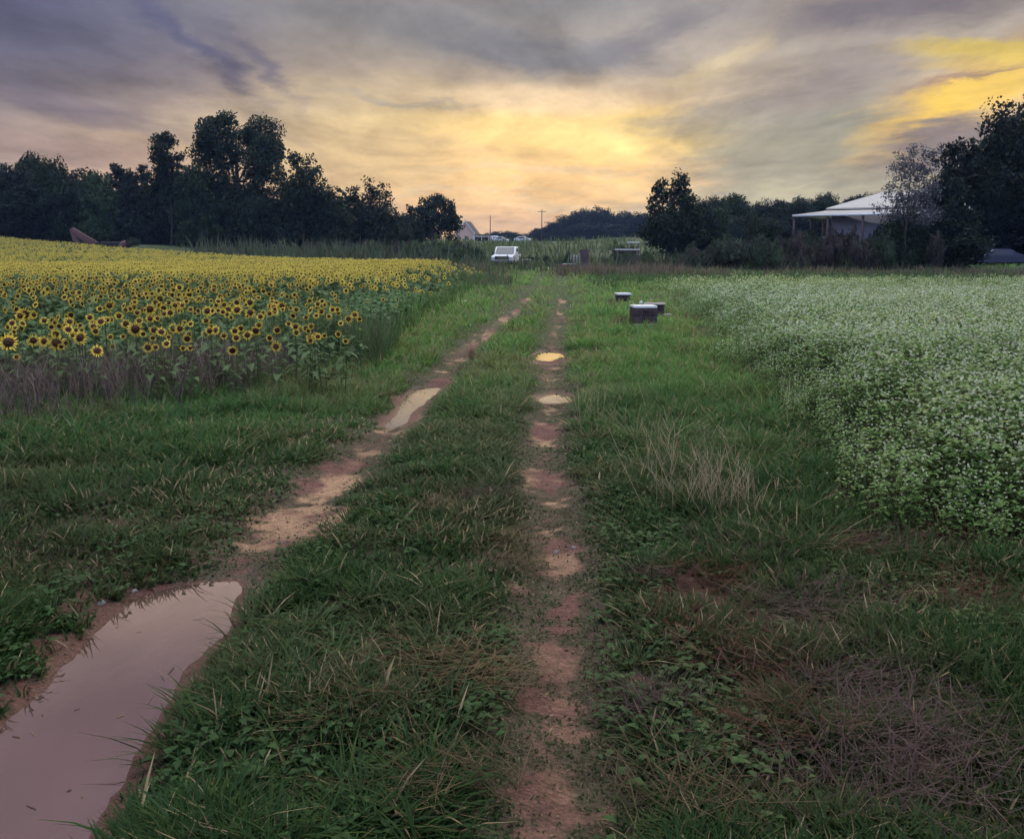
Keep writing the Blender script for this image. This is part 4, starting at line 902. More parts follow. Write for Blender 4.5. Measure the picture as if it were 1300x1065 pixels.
# woods behind, right half
MG = 'trees of the far wood right of the track'; ML = 'rounded tree in the unbroken far wood right of the track'
for i, (px, yt, wp, d) in enumerate([(885, 250, 34, 158), (905, 245, 36, 165), (926, 244, 34, 160), (948, 249, 34, 166), (968, 256, 30, 158), (986, 252, 34, 163), (1005, 247, 30, 157), (1022, 249, 34, 165), (1040, 243, 26, 160), (1056, 248, 32, 166), (1074, 245, 30, 158), (1092, 244, 34, 164), (1112, 247, 36, 160), (1135, 246, 36, 166), (1160, 248, 40, 160),
        (915, 268, 44, 150), (958, 272, 44, 150), (1000, 270, 44, 151), (1045, 268, 44, 150), (1085, 270, 44, 152), (896, 262, 36, 120)]):
    place(['broad0', 'round0', 'broad2', 'round1', 'broad3', 'broad4'][i % 6], px, yt, d, wp * 1.2, ML if i < 20 else 'green oval tree tucked beside the twin-topped dark tree', MG if i < 20 else None)
place('round0', 961, 274, 96, 42, 'low round bush-like tree before the far wood'); place('broad1', 888, 262, 104, 38, 'dark tree overlapping the base of the twin-topped tree')
HG = 'trees of the distant hump-shaped wood'; HL = 'distant bluish tree in the hump-shaped wood at the end of the fields'
for i, (px, yt, wp, d) in enumerate([(688, 287, 22, 380), (702, 281, 24, 370), (716, 272, 26, 375), (730, 266, 26, 365), (745, 262, 26, 370), (760, 261, 26, 380), (775, 263, 24, 370), (789, 266, 24, 365), (802, 270, 24, 375), (815, 268, 30, 330), (822, 282, 26, 340), (738, 282, 34, 350), (770, 282, 34, 350), (710, 290, 30, 350), (800, 286, 30, 345)]):
    place(['round0', 'broad1', 'round1', 'broad0'][i % 4], px, yt, d, wp * 1.25, HL, HG)
LG = 'low far trees on the horizon beyond the house'; LL = 'tiny low tree on the horizon beyond the house'
for i, (px, yt, wp, d) in enumerate([(612, 296, 22, 400), (628, 293, 18, 410), (637, 292, 18, 400), (648, 293, 20, 405), (660, 297, 20, 400), (672, 294, 18, 390), (600, 298, 24, 400), (683, 290, 16, 390)]):
    place(['round0', 'broad1', 'round1'][i % 3], px, yt, d, wp * 1.3, LL, LG)

for x, y, hh, lab, lbs in [(-8.5, -7, 13, 'added unseen shade tree over the near end of the track, by the wide puddle', [(-9, -5, 7), (-6, -4, 8), (-8, -7, 11), (-11, -6, 8), (-5, -7, 10), (-10, -3, 9), (-12, -2, 6), (-6, -3.5, 10), (-11, 1, 8)]),  # trees added out of view to darken the foreground, crowns trimmed to stay unseen
        (1, -8, 14, 'tall added shade tree, out of view where the track begins', [(0, -6, 8), (3, -6, 9), (-2, -5, 9), (1, -8, 12), (4, -8, 8), (-3, -8, 10), (1, -4.5, 11), (3, -4, 9), (-1, -3.5, 10), (1, -3, 12)]),
        (9.5, -6, 13, 'added unseen shade tree near the corner of the white-flowering field', [(8, -5, 8), (10, -4, 8), (7, -4, 10), (12, -5, 8), (9, -7, 11), (10, -2, 9), (6, -5, 9), (8, -3, 11), (6.5, -2.8, 8), (7.5, -2.5, 6)]),
        (12, 1, 11, 'added unseen shade tree beside the near end of the white-flowering field', [(11, 1, 6), (12, 3, 8), (10, 0, 8), (13, 0, 7), (12, 1, 10), (9.5, 1.5, 7), (13, 4, 6), (8.5, .5, 6), (9.5, 2.8, 6.5), (8, -.5, 8), (10, 2, 9)])]:
    lb = [(a - x, b - y, c_, 2.5, 2.2) for a, b, c_ in lbs]; V, F, C = crown_np(lb, 26000, .13, int(hh * 7 + x), col=G1, sub=20, spread=.5)
    W_ = V.reshape(-1, 4, 3) + [x, y, 0]; m = ~((W_[:, :, 1].max(1) > -.3) & (np.abs(W_[:, :, 0]).min(1) < .75 * np.maximum(W_[:, :, 1].max(1), 0) + 3)); Vk = V.reshape(-1, 4, 3)[m].reshape(-1, 3); Ck = C.reshape(-1, 4, 3)[m].reshape(-1, 3)
    r = empty('added_shade_tree', (x, y, H(x, y)), 0, lab, 'tree'); tv, tf = trunk_np(hh * .85, .3, lb, int(x + 40), 10); add_np('trunk', tv, tf, M_BARK, r, None, True); add_np('crown', Vk, np.arange(len(Vk)).reshape(-1, 4), M_CROWN, r, Ck)
# ---------------------------------------------------------------- bushes
def bush_proto(kind, seed, col, leaf=.07, n=4200):
    r = np.random.default_rng(seed); lb = [(r.normal(0, .7), r.normal(0, .5), .35 + .5 * r.random(), .45 + .25 * r.random(), .4) for i in range(9)]
    V, F, C = crown_np(lb, n, leaf, seed, col=col, sub=12, spread=.42, shell=1.0); mb = MB()
    for i in range(7): e = np.array([r.normal(0, .6), r.normal(0, .4), .7 + .4 * r.random()]); mb.add(tube([(0, 0, -.1), e * .5 + [0, 0, .1], e], [.03, .02, .006], 5))
    a = Acc(); V0 = V; PROT[kind] = (mesh_np('foliage', V, F, C), mesh_np('stem', np.concatenate(mb.V), np.concatenate(mb.F)), V[:, 2].max(), np.percentile(V[:, 0], 98) - np.percentile(V[:, 0], 2))
    PROT[kind][0].materials.append(M_CROWN); PROT[kind][1].materials.append(M_BARK)
bush_proto('bush0', 301, (.055, .08, .042)); bush_proto('bush1', 302, (.05, .062, .042)); bush_proto('bush2', 303, (.075, .065, .055)); bush_proto('bush3', 304, (.07, .105, .045))
def bush(kind, px, yt, d, wpx, label, group=None):
    r = place(kind, px, yt, d, wpx, label, group, name='bush', cat='bush')
    for c_ in r.children: c_.name = 'foliage' if 'crown' in c_.name else 'stem'
    return r
BG = 'scrubby bushes on the bank below the far wood'; BL = 'scrubby dark bush on the bank between the field and the far wood'
for i in range(48):
    px = 870 + i * 7.2 + rng.random() * 6; d = 62 + 12 * rng.random(); yt = 297 + 8 * math.sin(i * .9) + rng.random() * 12 + (6 if px < 920 else 0)
    if 1205 < px: yt += 22; 
    if 1195 < px: d = 92
    bush(['bush1', 'bush0', 'bush2', 'bush1'][i % 4], px, yt - (7 if px > 990 else 0), d, 34 + 20 * rng.random(), BL, BG)
CG = 'green bushes at the foot of the left wood'; CL = 'grey-green bush in the thicket between sunflowers and wood'
for i in range(26):
    px = 372 + i * 9.2 + rng.random() * 6; d = 96 + 10 * rng.random() - max(0, px - 480) * .08; yt = 303 + rng.random() * 8 + (2 if px > 590 else 0)
    bush(['bush3', 'bush0', 'bush3', 'bush2'][i % 4], px, yt, d, 24 + 12 * rng.random(), CL, CG)
for px, yt, d, wp, kd, lab in [(545, 296, 110, 40, 'bush3', 'tallest green bush in front of the spreading tree'), (180, 300, 122, 24, 'bush0', 'small bush beside the rusty digger'), (1188, 332, 68, 30, 'bush1', 'dark round bush between the field and the parked car'),
        (720, 316, 76, 12, 'bush0', 'small bush left of the dark stump'), (820, 312, 76, 26, 'bush3', 'leafy bush right of the metal frame'), (768, 326, 70, 26, 'bush0', 'bush between the stump and the metal frame'), (790, 303, 86, 34, 'bush3', 'low green bush behind the metal frame'),
        (752, 345, 58, 9, 'bush1', 'tiny dark shrub in the grass before the stump'), (776, 340, 58, 16, 'bush0', 'small shrub just before the metal frame'), (690, 322, 86, 30, 'bush0', 'dull bush right of the white truck'), (712, 325, 84, 34, 'bush3', 'green bush behind the low white slab')]:
    bush(kd, px, yt, d, wp, lab)
# dead leafy brush beside the hives, one lone twiggy stalk
bush_proto('dead', 310, (.14, .065, .05), .035, 1500)
for px, yt, d, wp, lab in [(790, 397, 19.6, 30, 'reddish dead brush heaped left of the nearest beehive'), (775, 377, 27, 15, 'reddish dead brush left of the farthest beehive'), (600, 440, 13.5, 20, 'reddish brown weed clump on the inner edge of the curved rut'), (585, 462, 12, 16, 'low brown weed clump near the long puddle')]:
    bush('dead', px, yt, d, wp, lab)
def twig(px, d, h, lean, label):
    x, y, z = at(px, d); r = empty('dead_stalk', (x, y, z), 0, label, 'dead plant'); mb = MB()
    mb.add(tube([(0, 0, -.03), (lean * .4 * h, 0, h * .45), (lean * h, 0, h)], [.008, .006, .002], 5))
    for i in range(9):
        t = .4 + .58 * i / 9; b = np.array([lean * h * t, 0, h * t]); e = b + np.array([random.uniform(-.06, .07), random.uniform(-.04, .04), random.uniform(.02, .08)]); mb.add(tube([b, e], [.003, .0012], 4))
    mb.build('stalk', M_BARK, r); mb = MB()
    for i in range(12):
        t = .5 + .5 * random.random(); p = (lean * h * t + random.uniform(-.05, .05), random.uniform(-.03, .03), h * t + random.uniform(0, .06)); mb.add(cube(*p, .022, .006, .03, random.random() * 3, .4))
    mb.build('dry_leaves', solid('dead_leaf', (.12, .05, .04)), r)
twig(222, 9.4, .62, .33, 'dark dead stalk leaning to the right in front of the sunflowers')
# ---------------------------------------------------------------- built things
M_WHITE = solid('white_paint', (.74, .74, .72), (.82, .82, .80), .35, 4); M_DARKW = solid('dark_weathered_wood', (.055, .035, .042), (.10, .065, .07), .85, 14, bump=.3)
M_GREYW = solid('grey_wood', (.22, .20, .20), (.34, .31, .30), .8, 12, bump=.3); M_BLACK = solid('black_rubber', (.012, .012, .013), None, .8); M_GLASS = solid('dark_glass', (.03, .035, .04), None, .08, 3, spec=.8)
M_METAL = solid('dull_metal', (.10, .10, .105), (.17, .16, .16), .45, 8, .6); M_ROOFT = solid('tin_roof', (.46, .43, .37), (.54, .51, .44), .6, 3, 0); M_DROOF = solid('dark_shingle', (.05, .045, .055), (.09, .075, .085), .85, 2)
M_LAMP = solid('lamp_glass', (.5, .5, .48), None, .15, spec=.8); M_CHROME = solid('chrome', (.5, .5, .5), None, .2, 4, .9); M_RUST = solid('rusty_steel', (.09, .045, .042), (.16, .08, .07), .8, 5, bump=.2)
# brick of the little house
q = NT('pink_brick'); tcn = q.n('ShaderNodeTexCoord'); mp = q.n('ShaderNodeMapping'); q.l(tcn.outputs['Object'], mp.inputs[0]); mp.inputs[2].default_value = (R(90), 0, 0)
br = q.n('ShaderNodeTexBrick'); q.l(mp.outputs[0], br.inputs[0]); br.inputs['Scale'].default_value = 3; br.inputs['Color1'].default_value = (.78, .50, .34, 1); br.inputs['Color2'].default_value = (.66, .42, .29, 1); br.inputs['Mortar'].default_value = (.45, .36, .3, 1)
q.l(br.outputs[0], q.b.inputs['Base Color']); q.b.inputs['Roughness'].default_value = .9; M_BRICK = q.m
M_RENDER = solid('pale_siding', (.42, .39, .42), (.48, .45, .47), .75, 2)

# beehives
def hive(px, d, rz, w_, dep, h, lidmat, label, stand=.10, lidh=.045, over=.03, base_up=0.0, splits=2):
    x, y, z = at(px, d); r = empty('beehive', (x, y, z + base_up), rz, label, 'beehive', 'wooden beehives in the grass')
    mb = MB(); ss_ = .05
    for sx in (-1, 1):
        for sy in (-1, 1): mb.add(cube(sx * (w_ / 2 - .04), sy * (dep / 2 - .04), stand / 2 - .02, ss_, ss_, stand + .04))
    mb.build('stand', M_DARKW, r)
    z0 = stand
    mb = MB(); mb.add(cube(0, -.04, z0 + .011, w_ + .01, dep + .08, .022)); mb.build('bottom_board', M_GREYW, r, .004)
    z0 += .022; bh = (h - stand - .022 - lidh) / splits
    for s_ in range(splits):
        mb = MB(); n = 5; o_ = .003 * (s_ % 2)
        for i in range(n): mb.add(cube(-w_ / 2 + w_ * (i + .5) / n, 0, z0 + bh / 2, w_ / n - .004, dep - .002 * (i % 2), bh - .006))
        b = mb.build('hive_box', M_DARKW, r, .004)
        hm = MB(); hm.add(cube(0, -dep / 2 - .008, z0 + bh * .7, .12, .012, .03)); hm  .build('handhold', M_BLACK, b, .003)
        z0 += bh
    mb = MB(); mb.add(cube(0, 0, z0 + .008, w_ + over * 1.2, dep + over, .016)); mb.build('inner_cover', M_DARKW, r)
    mb = MB(); mb.add(cube(0, 0, z0 + .017 + lidh / 2, w_ + 2 * over, dep + 2 * over, lidh)); mb.build('lid', lidmat, r, .004)
    return r
M_PLASTIC = solid('pale_lid', (.80, .80, .76), (.86, .86, .82), .4, 5); M_LIDG = solid('weathered_lid', (.20, .17, .16), (.34, .30, .28), .7, 8)
hive(815, 19.4, R(4), .47, .5, .40, M_PLASTIC, 'nearest beehive, dark boards under a bright white lid', .03, over=.0)
hive(789, 27.4, R(4), .36, .46, .30, M_PLASTIC, 'farthest beehive, small and dark under a pale flat lid', .04, .05)
hive(829, 21.4, R(-8), .42, .55, .34, M_LIDG, 'middle beehive with thin brown lid, half behind the white-lidded one', .05, .025)
x, y, z = at(844, 21.2); r = empty('hive_crate', (x, y, z), R(5), 'low dark crate on the grass right of the middle beehive', 'crate'); MB().add(cube(0, 0, .06, .22, .35, .12)).build('crate_box', M_DARKW, r, .006); MB().add(cube(0, 0, .130, .24, .37, .016)).build('lid', M_GREYW, r, .004)
x, y, z = at(812, 21.2); MBo = MB().add(cube(0, 0, .03, .07, .06, .06, .4, .7)).build('stone', M_PLASTIC, None, .015, loc=(x, y, z + .352)); tag(MBo, 'small pale stone lying on the brown lid of the middle beehive', 'stone')

# pickup truck seen from the front
def wheel(name, x, y, rad, wd_, parent):
    V, F = tube([(x - wd_ / 2, y, rad), (x - wd_ / 2 + .03, y, rad), (x + wd_ / 2 - .03, y, rad), (x + wd_ / 2, y, rad)], [rad * .9, rad, rad, rad * .9], 20); o = add_np('wheel', V, F, M_BLACK, parent, None, True)
    s_ = 1 if x > 0 else -1
    V, F = tube([(x + s_ * (wd_ / 2 - .04), y, rad), (x + s_ * (wd_ / 2 - .02), y, rad), (x + s_ * (wd_ / 2 - .02), y, rad)], [rad * .6, rad * .58, .01], 14); add_np('rim', V, F, M_METAL, o, None, True)
x, y, z = at(643, 85); t = empty('pickup_truck', (x, y, z - .1), R(-8), 'white pickup truck facing the camera at the end of the track', 'truck')
prism('body', [(-2.75, .45), (-2.75, .88), (-2.62, 1.02), (-1.35, 1.12), (-1.05, 1.14), (-.35, 1.72), (-.1, 1.80), (1.05, 1.80), (1.25, 1.68), (1.3, 1.12), (2.7, 1.12), (2.75, .5)], -.93, .93, M_WHITE, t, 'x', .07)
MB().add((np.array([(-.84, -1.05, 1.18), (.84, -1.05, 1.18), (.76, -.37, 1.72), (-.76, -.37, 1.72)]), np.array([[0, 1, 2, 3]]))).build('windshield', M_GLASS, t).location = (0, -.035, .03)
for s_ in (-1, 1):
    MB().add((np.array([(s_ * .935, -.75, 1.18), (s_ * .935, 1.05, 1.18), (s_ * .935, .98, 1.66), (s_ * .935, -.28, 1.66)]), np.array([[0, 1, 2, 3]]))).build('side_window', M_GLASS, t)
    MB().add(cube(s_ * .76, -2.77, .83, .26, .05, .17)).build('headlight', M_LAMP, t, .02); MB().add(cube(s_ * 1.06, -.85, 1.22, .16, .09, .22)).build('mirror', M_BLACK if s_ < 0 else M_WHITE, t, .02)
    MB().add(cube(s_ * .94, .1, .98, .012, .16, .035)).build('door_handle', M_BLACK, t)
    for yy in (-1.8, 1.7): wheel('wheel', s_ * .82, yy, .38, .26, t)
mb = MB(); [mb.add(cube(0, -2.775, .72 + i * .055, 1.2, .03, .025)) for i in range(5)]; mb.build('grille', M_METAL, t); MB().add(cube(0, -2.765, .83, 1.22, .012, .30)).build('grille_opening', M_BLACK, t)
MB().add(cube(0, -2.82, .53, 1.86, .14, .2)).build('bumper', M_METAL, t, .04); MB().add(cube(0, -2.90, .56, .32, .01, .12)).build('number_plate', M_GREYW, t)
# dark car under the trees, side on
def car(px, d, rz, Lc, mat, label, prof, w_=.85, base=0.0):
    x, y, z = at(px, d); t = empty('parked_car', (x, y, z + base), rz, label, 'car'); s_ = Lc / 4.5
    prism('body', [(a * s_, b * s_) for a, b in prof], -w_, w_, mat, t, 'x', .08)
    for k in (-1, 1):
        MB().add((np.array([(k * (w_ + .004), a * s_, b * s_) for a, b in [(-.95, .92), (1.25, .92), (.9, 1.28), (-.35, 1.30)]]), np.array([[0, 1, 2, 3]]))).build('side_window', M_GLASS, t)
        for yy in (-1.35, 1.4): wheel('wheel', k * (w_ - .08), yy * s_, .31, .2, t)
        MB().add(cube(k * .62, -2.22 * s_, .66 * s_, .26, .08, .13)).build('headlight', M_LAMP, t, .02)
        MB().add(cube(k * .66, 2.22 * s_, .74 * s_, .22, .06, .12)).build('tail_light', solid('red_lens', (.3, .02, .02), None, .2) if k < 0 else bpy.data.materials['red_lens'], t, .02)
    MB().add((np.array([(-.66, -1.35 * s_, .97 * s_), (.66, -1.35 * s_, .97 * s_), (.58, -.62 * s_, 1.36 * s_), (-.58, -.62 * s_, 1.36 * s_)]) + [0, -.03, .035], np.array([[0, 1, 2, 3]]))).build('windshield', M_GLASS, t)
    MB().add(cube(0, -2.24 * s_, .42 * s_, 1.5, .1, .14)).build('bumper', mat, t, .03); return t
CARP = [(-2.25, .3), (-2.28, .6), (-2.05, .78), (-1.35, .93), (-.6, 1.37), (-.2, 1.43), (.9, 1.41), (1.7, 1.05), (2.15, .95), (2.27, .7), (2.22, .3)]
M_NAVY = solid('navy_paint', (.012, .015, .04), (.018, .022, .05), .22, 3, .1, spec=.7)
car(1249, 70, R(-80), 4.2, M_NAVY, 'dark blue car parked side on under the black-green trees', CARP, base=-.12)
car(636, 262, R(80), 4.4, M_WHITE, 'small white car parked beyond the field near the open shed', CARP, base=.15)
car(664, 240, R(70), 4.4, M_WHITE, 'far white car of which mainly the curved roof shows', CARP, base=.0)
x, y, z = at(628, 270); r = empty('parked_van', (x, y, z), R(10), 'far white van behind the small white car', 'van'); prism('body', [(-2.2, .35), (-2.25, .95), (-1.6, 1.15), (-1.1, 1.85), (2.2, 1.9), (2.25, .35)], -.9, .9, M_WHITE, r, 'x', .08); MB().add(cube(0, -1.42, 1.45, 1.4, .2, .4)).build('windshield', M_GLASS, r, .02)
for s_ in (-1, 1):
    for yy in (-1.4, 1.4): wheel('wheel', s_ * .8, yy, .33, .2, r)
# digger in the sunflowers
x, y, z = at(118, 112); r = empty('rusty_digger', (x, y, z), 0, 'rusty red digger arm and low body rising behind the sunflowers', 'digger'); s_ = 112 / FPX
def pz(px, py): return ((px - 118) * s_, 0, zrow(py, 112) - z)
def beam(a, b, w0, w1, dep):
    a = np.array(a, float); b = np.array(b, float); d = b - a; d /= np.linalg.norm(d); n = np.array([-d[2], 0, d[0]]); v = []
    for dy in (-dep / 2, dep / 2): v += [a + n * w0 / 2 + [0, dy, 0], a - n * w0 / 2 + [0, dy, 0], b - n * w1 / 2 + [0, dy, 0], b + n * w1 / 2 + [0, dy, 0]]
    return np.array(v), np.array([[0, 1, 2, 3], [7, 6, 5, 4], [0, 3, 7, 4], [1, 5, 6, 2], [0, 4, 5, 1], [3, 2, 6, 7]])
MB().add(beam(pz(103, 291), pz(132, 312), .55, 1.0, .4)).build('boom', M_RUST, r, .05); MB().add(beam(pz(103, 291), pz(110, 313), .45, .75, .3)).build('dipper_arm', M_RUST, r, .05)
MB().add(tube([pz(106, 290.5), pz(113, 295)], [.06, .06], 8)).build('hydraulic_ram', M_CHROME, r)
a, b = pz(143, 309), pz(175, 309); MB().add(cube((a[0] + b[0]) / 2 - .4, .3, a[2] - .6, 2.3, 1.6, 1.4)).build('cab_body', M_METAL, r, .1)
MB().add(cube((a[0] + b[0]) / 2 - .4, .3, a[2] + .14, 2.0, 1.3, .07)).build('roof_plate', M_RUST, r, .02); MB().add(tube([(b[0] - .9, -.5, 0.1), (b[0] - .5, -.5, a[2] - .1), (b[0] - .1, -.5, .6)], [.35, .42, .3], 8)).build('bucket', M_RUST, r)
MB().add(cube((a[0] + b[0]) / 2 - .3, .3, .35, 3.0, 2.0, .7)).build('tracks', M_BLACK, r, .2)
# little gabled house
x, y, z = at(592, 280); r = empty('gabled_house', (x, y, z), R(-8), 'small pink brick house with steep dark gable roof', 'house'); W2 = 2.55; hw, hp = zrow(297, 280) - z, zrow(281.5, 280) - z
prism('wall', [(-W2, -.3), (W2, -.3), (W2, hw), (0, hp - .15), (-W2, hw)], 0, 9, M_BRICK, r, 'y')
def slope(s_): return prism('roof', [(0, hp), (0, hp + .16), (s_ * (W2 + .35), hw - .3 + .16), (s_ * (W2 + .35), hw - .3)], -.3, 9.3, M_DROOF, r, 'y')
slope(1); slope(-1)
for s_ in (-1, 1): prism('bargeboard', [(0, hp - .12), (0, hp + .2), (s_ * (W2 + .38), hw - .1), (s_ * (W2 + .38), hw - .42)], -.38, -.31, M_WHITE, r, 'y')
w_ = MB().add(cube(.3, -.02, 1.3, .9, .06, 1.1)).build('window', M_GLASS, r); MB().add(cube(.3, -.06, .72, 1.1, .08, .1)).build('sill', M_WHITE, w_); MB().add(cube(W2 - .12, -.05, hw / 2 - .2, .12, .08, hw - .3)).build('downpipe', M_WHITE, r)
MB().add(cube(-.9, 5, hp + .2, .5, .5, 1.2)).build('chimney', M_BRICK, r)
# open shed
x, y, z = at(613, 268); r = empty('open_shed', (x, y, z), 0, 'low open shed with flat white roof right of the brick house', 'shed'); MB().add(cube(-.2, 1.5, 1.75, 4.4, 3.4, .16)).build('roof', M_WHITE, r)
for sx in (-2.2, -.2, 1.8):
    MB().add(cube(sx, -.05, .83, .12, .12, 1.68)).build('post', M_WHITE, r)
MB().add(cube(-.2, 3.1, .83, 4.3, .1, 1.66)).build('back_wall', M_DARKW, r)
# utility poles
def pole(px, yt, d, label, cross=True):
    x, y, z = at(px, d); r = empty('utility_pole', (x, y, z), R(12), label, 'utility pole'); h = zrow(yt, d) - z
    V, F = tube([(0, 0, -.3), (0, 0, h)], [.17, .12], 8); add_np('pole', V, F, M_BARK, r, None, True)
    if cross:
        c_ = MB().add(cube(0, -.16, h - .7, 2.6, .12, .14)).build('crossarm', M_BARK, r)
        for sx in (-1.1, -.4, .4, 1.1): V, F = tube([(sx, -.16, h - .62), (sx, -.16, h - .4)], [.06, .04], 6); add_np('insulator', V, F, M_GREYW, c_)
pole(687, 266, 300, 'utility pole with crossarm at the left end of the hump-shaped wood'); pole(623, 274, 330, 'thin bare pole rising above the far white vehicles', False)
# verandah building
d = 74; x, y, z = at(1046, d); r = empty('verandah_building', (x, y, z), R(-34), 'low pale building with white tin roof and open verandah', 'building'); zz = lambda py: zrow(py, d) - z
ev = zz(270.5); Wb, Db = 8.6, 6.0
MB().add(cube(Wb / 2, Db / 2, (ev + .1) / 2 - .3, Wb, Db, ev + .5)).build('wall', M_RENDER, r)
top = ev + 1.5
me = bpy.data.meshes.new('roof'); me.from_pydata([(-.35, -.35, ev + .35), (Wb + .35, -.35, ev + .35), (Wb + .35, Db + .35, ev + .35), (-.35, Db + .35, ev + .35), (2.9, Db / 2, top + .1), (Wb - 1.0, Db / 2, top + .1), (-.35, -.35, ev + .25), (Wb + .35, -.35, ev + .25), (Wb + .35, Db + .35, ev + .25), (-.35, Db + .35, ev + .25)], [], [(0, 1, 5, 4), (1, 2, 5), (2, 3, 4, 5), (3, 0, 4), (6, 7, 1, 0), (7, 8, 2, 1), (8, 9, 3, 2), (9, 6, 0, 3), (9, 8, 7, 6)])
me.materials.append(M_ROOFT); o = bpy.data.objects.new('roof', me); COL.objects.link(o); o.parent = r
pr = 2.3
MB().add((np.array([(-pr, -pr, ev - .28), (Wb + .4, -pr, ev - .28), (Wb + .4, -.02, ev + .12), (-.02, -.02, ev + .12), (-pr, -pr, ev - .18), (Wb + .4, -pr, ev - .18), (Wb + .4, -.02, ev + .22), (-.02, -.02, ev + .22), (-pr, Db, ev - .28), (-.02, Db, ev + .12), (-pr, Db, ev - .18), (-.02, Db, ev + .22)]),
     np.array([[0, 3, 2, 1], [4, 5, 6, 7], [0, 1, 5, 4], [1, 2, 6, 5], [0, 8, 9, 3], [4, 7, 11, 10], [0, 4, 10, 8], [8, 10, 11, 9]]))).build('verandah_roof', M_ROOFT, r)
MB().add(cube(Wb / 2 - .95, -pr - .03, ev - .24, Wb + 2.7, .05, .16)).build('fascia', M_WHITE, r)
for px_, py_ in [(-pr + .1, -pr + .1), (.35, -pr + .1), (2.9, -pr + .1), (5.6, -pr + .1), (8.2, -pr + .1), (-pr + .1, 2.2), (-pr + .1, 5.5)]: MB().add(cube(px_, py_, (ev - .3) / 2 - .3, .15, .15, ev + .28)).build('post', M_DARKW, r)
w_ = MB().add(cube(4.3, -.02, 1.5, 1.1, .06, 1.1)).build('window', M_GLASS, r); MB().add(cube(4.3, -.06, .9, 1.3, .1, .08)).build('sill', M_WHITE, w_); MB().add(cube(1.6, -.03, 1.0, .95, .06, 2.05)).build('door', M_DARKW, r)
# stump, leaning pallet, frame, slab
x, y, z = at(740, 76); r = empty('tree_stump', (x, y, z), 0, 'tall dark broken stump flaring at its base beyond the track', 'stump'); hh = zrow(317, 76) - z
V, F = tube([(0, 0, -.1), (0, 0, .1), (-.02, 0, .35), (-.03, 0, .8), (-.04, 0, hh - .12), (-.04, 0, hh)], [.62, .5, .36, .33, .34, .30], 11); V += rng.normal(0, .03, V.shape); add_np('stump_wood', V, F, M_DARKW, r)
mb = MB(); [mb.add(tube([(0, 0, .2), (.6 * math.cos(a), .5 * math.sin(a), .12), (.95 * math.cos(a), .9 * math.sin(a), -.05)], [.16, .12, .05], 6)) for a in (0.1, 1.9, 3.1, 4.3, 5.4)]; mb.build('root', M_DARKW, r)
x, y, z = at(727, 77); r = empty('pallet', (x, y, z), R(8), 'grey slatted pallet standing against the dark stump', 'pallet'); mb = MB(); [mb.add(cube(-.5 + i * .25, 0, .55, .10, .025, 1.1)) for i in range(5)]; mb.build('slat', M_GREYW, r); MB().add(cube(0, .035, .25, 1.15, .04, .1)).add(cube(0, .035, .85, 1.15, .04, .1)).build('stringer', M_DARKW, r)
x, y, z = at(793.5, 72); r = empty('metal_frame', (x, y, z), R(-4), 'dark mesh-filled metal frame with white top rail', 'frame'); hh = zrow(317, 72) - z; wf = 1.45
MB().add(tube([(-wf / 2 - .2, 0, hh), (wf / 2 + .2, 0, hh)], [.03, .03], 8)).build('top_rail', M_WHITE, r)
for s_ in (-1, 1): MB().add(cube(s_ * wf / 2, 0, (hh - .05) / 2 - .1, .12, .12, hh + .1)).build('post', M_DARKW, r)
MB().add(cube(0, 0, .3, wf - .13, .08, .10)).add(cube(0, 0, hh - .13, wf - .13, .08, .10)).build('cross_rail', M_DARKW, r)
mb = MB(); [mb.add(tube([(-wf / 2 + .06 + i * .11, 0, .3), (-wf / 2 + .06 + i * .11, 0, hh - .12)], [.008, .008], 4)) for i in range(13)]; [mb.add(tube([(-wf / 2, .01, .35 + i * .13), (wf / 2, .01, .35 + i * .13)], [.008, .008], 4)) for i in range(7)]; mb.build('wire_mesh', M_METAL, r)
x, y, z = at(801, 90); r = empty('white_rail', (x, y, z), 0, 'thin white rail on posts behind the mesh-filled frame', 'rail'); hh = zrow(308, 90) - z; MB().add(cube(0, 0, hh, 1.2, .08, .09)).build('rail', M_WHITE, r)
for s_ in (-1, 1): MB().add(cube(s_ * .5, .01, hh / 2 - .05, .07, .07, hh)).build('post', M_DARKW, r)
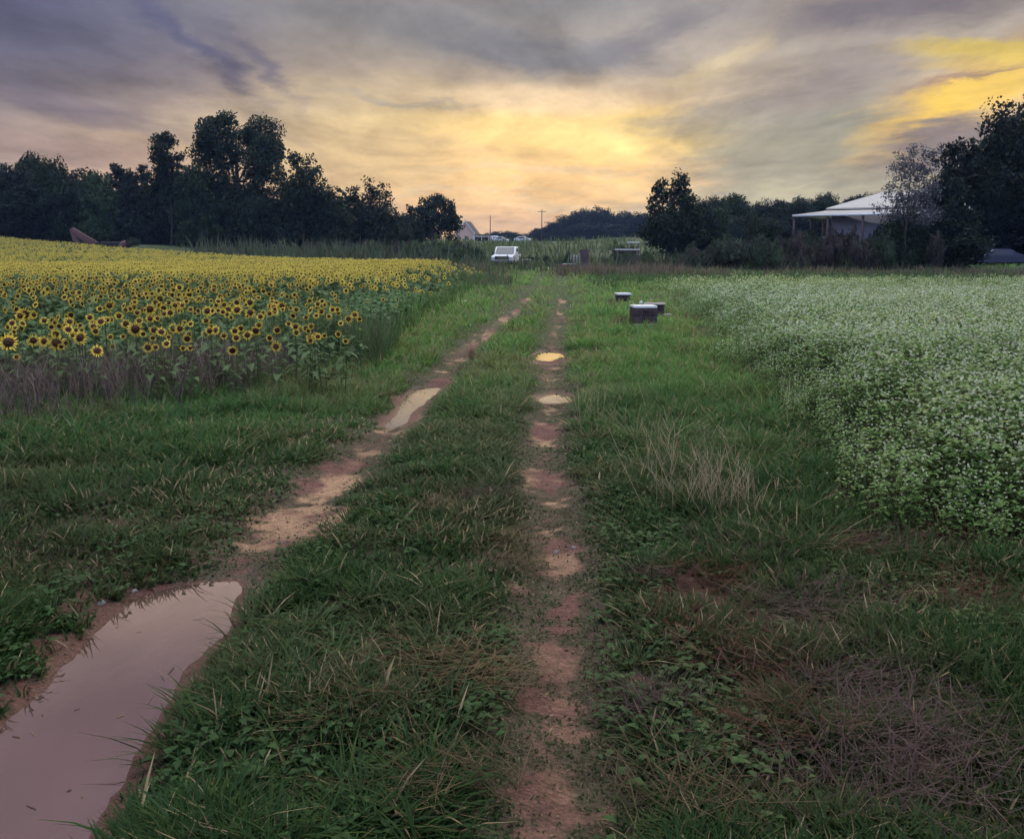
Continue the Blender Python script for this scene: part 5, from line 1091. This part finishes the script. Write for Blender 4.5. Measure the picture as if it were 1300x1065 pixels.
x, y, z = at(718, 74); r = empty('slab', (x, y, z), R(5), 'low pale slab lying in the grass left of the stump', 'slab'); MB().add(cube(.2, 0, .42, 1.0, .5, .05)).build('slab_top', M_WHITE, r, .01); MB().add(cube(-.1, .02, .2, 1.5, .4, .38)).build('slab_base', M_RUST, r)
x, y, z = at(668, 82); r = empty('board', (x, y, z), 0, 'thin white board lying across the weeds right of the truck', 'board'); MB().add(cube(0, 0, .62, .9, .12, .04)).build('plank', M_WHITE, r); MB().add(cube(-.3, 0, .28, .08, .08, .64)).add(cube(.3, 0, .28, .08, .08, .64)).build('leg', M_GREYW, r)
for px, py, s_, lab in [(590, 384, .22, 'white scrap of litter in the weeds by the yellow flowers'), (597, 415, .08, 'tiny white scrap in the grass left of the track'), (706, 692, .035, 'pale pebble on the red mud of the straight rut'), (128, 753, .04, 'pale pebble on the mud beside the wide puddle'), (728, 690, .03, 'small reddish pebble in the middle of the straight rut'), (170, 735, .03, 'small stone on the bank above the wide puddle')]:
    x, y = flat(px, py); V, F = cube(0, 0, 0, s_, s_ * .7, s_ * .5, random.random(), .6); V = V + rng.normal(0, s_ * .06, V.shape)
    o = add_np('litter' if 'scrap' in lab else 'pebble', V, F, M_WHITE if 'scrap' in lab else M_GREYW, None, loc=(x, y, H(x, y) + s_ * .2)); m = o.modifiers.new('b', 'BEVEL'); m.width = s_ * .15; m.segments = 2; tag(o, lab, 'litter' if 'scrap' in lab else 'pebble')

# ---------------------------------------------------------------- haze
mb = MB().add(cube(0, 690, 19, 1450, 1520, 46)); hm = bpy.data.materials.new('haze'); hm.use_nodes = True; t_ = hm.node_tree; t_.nodes.clear()
o_ = t_.nodes.new('ShaderNodeOutputMaterial'); v_ = t_.nodes.new('ShaderNodeVolumePrincipled'); v_.inputs['Color'].default_value = (.38, .55, 1, 1); v_.inputs['Density'].default_value = .00022; v_.inputs['Anisotropy'].default_value = 0
t_.links.new(v_.outputs[0], o_.inputs['Volume']); hz = mb.build('haze', hm); tag(hz, 'thin evening haze over the fields and woods', 'haze', kind='stuff')
for k, v in enumerate(SUNP): pass
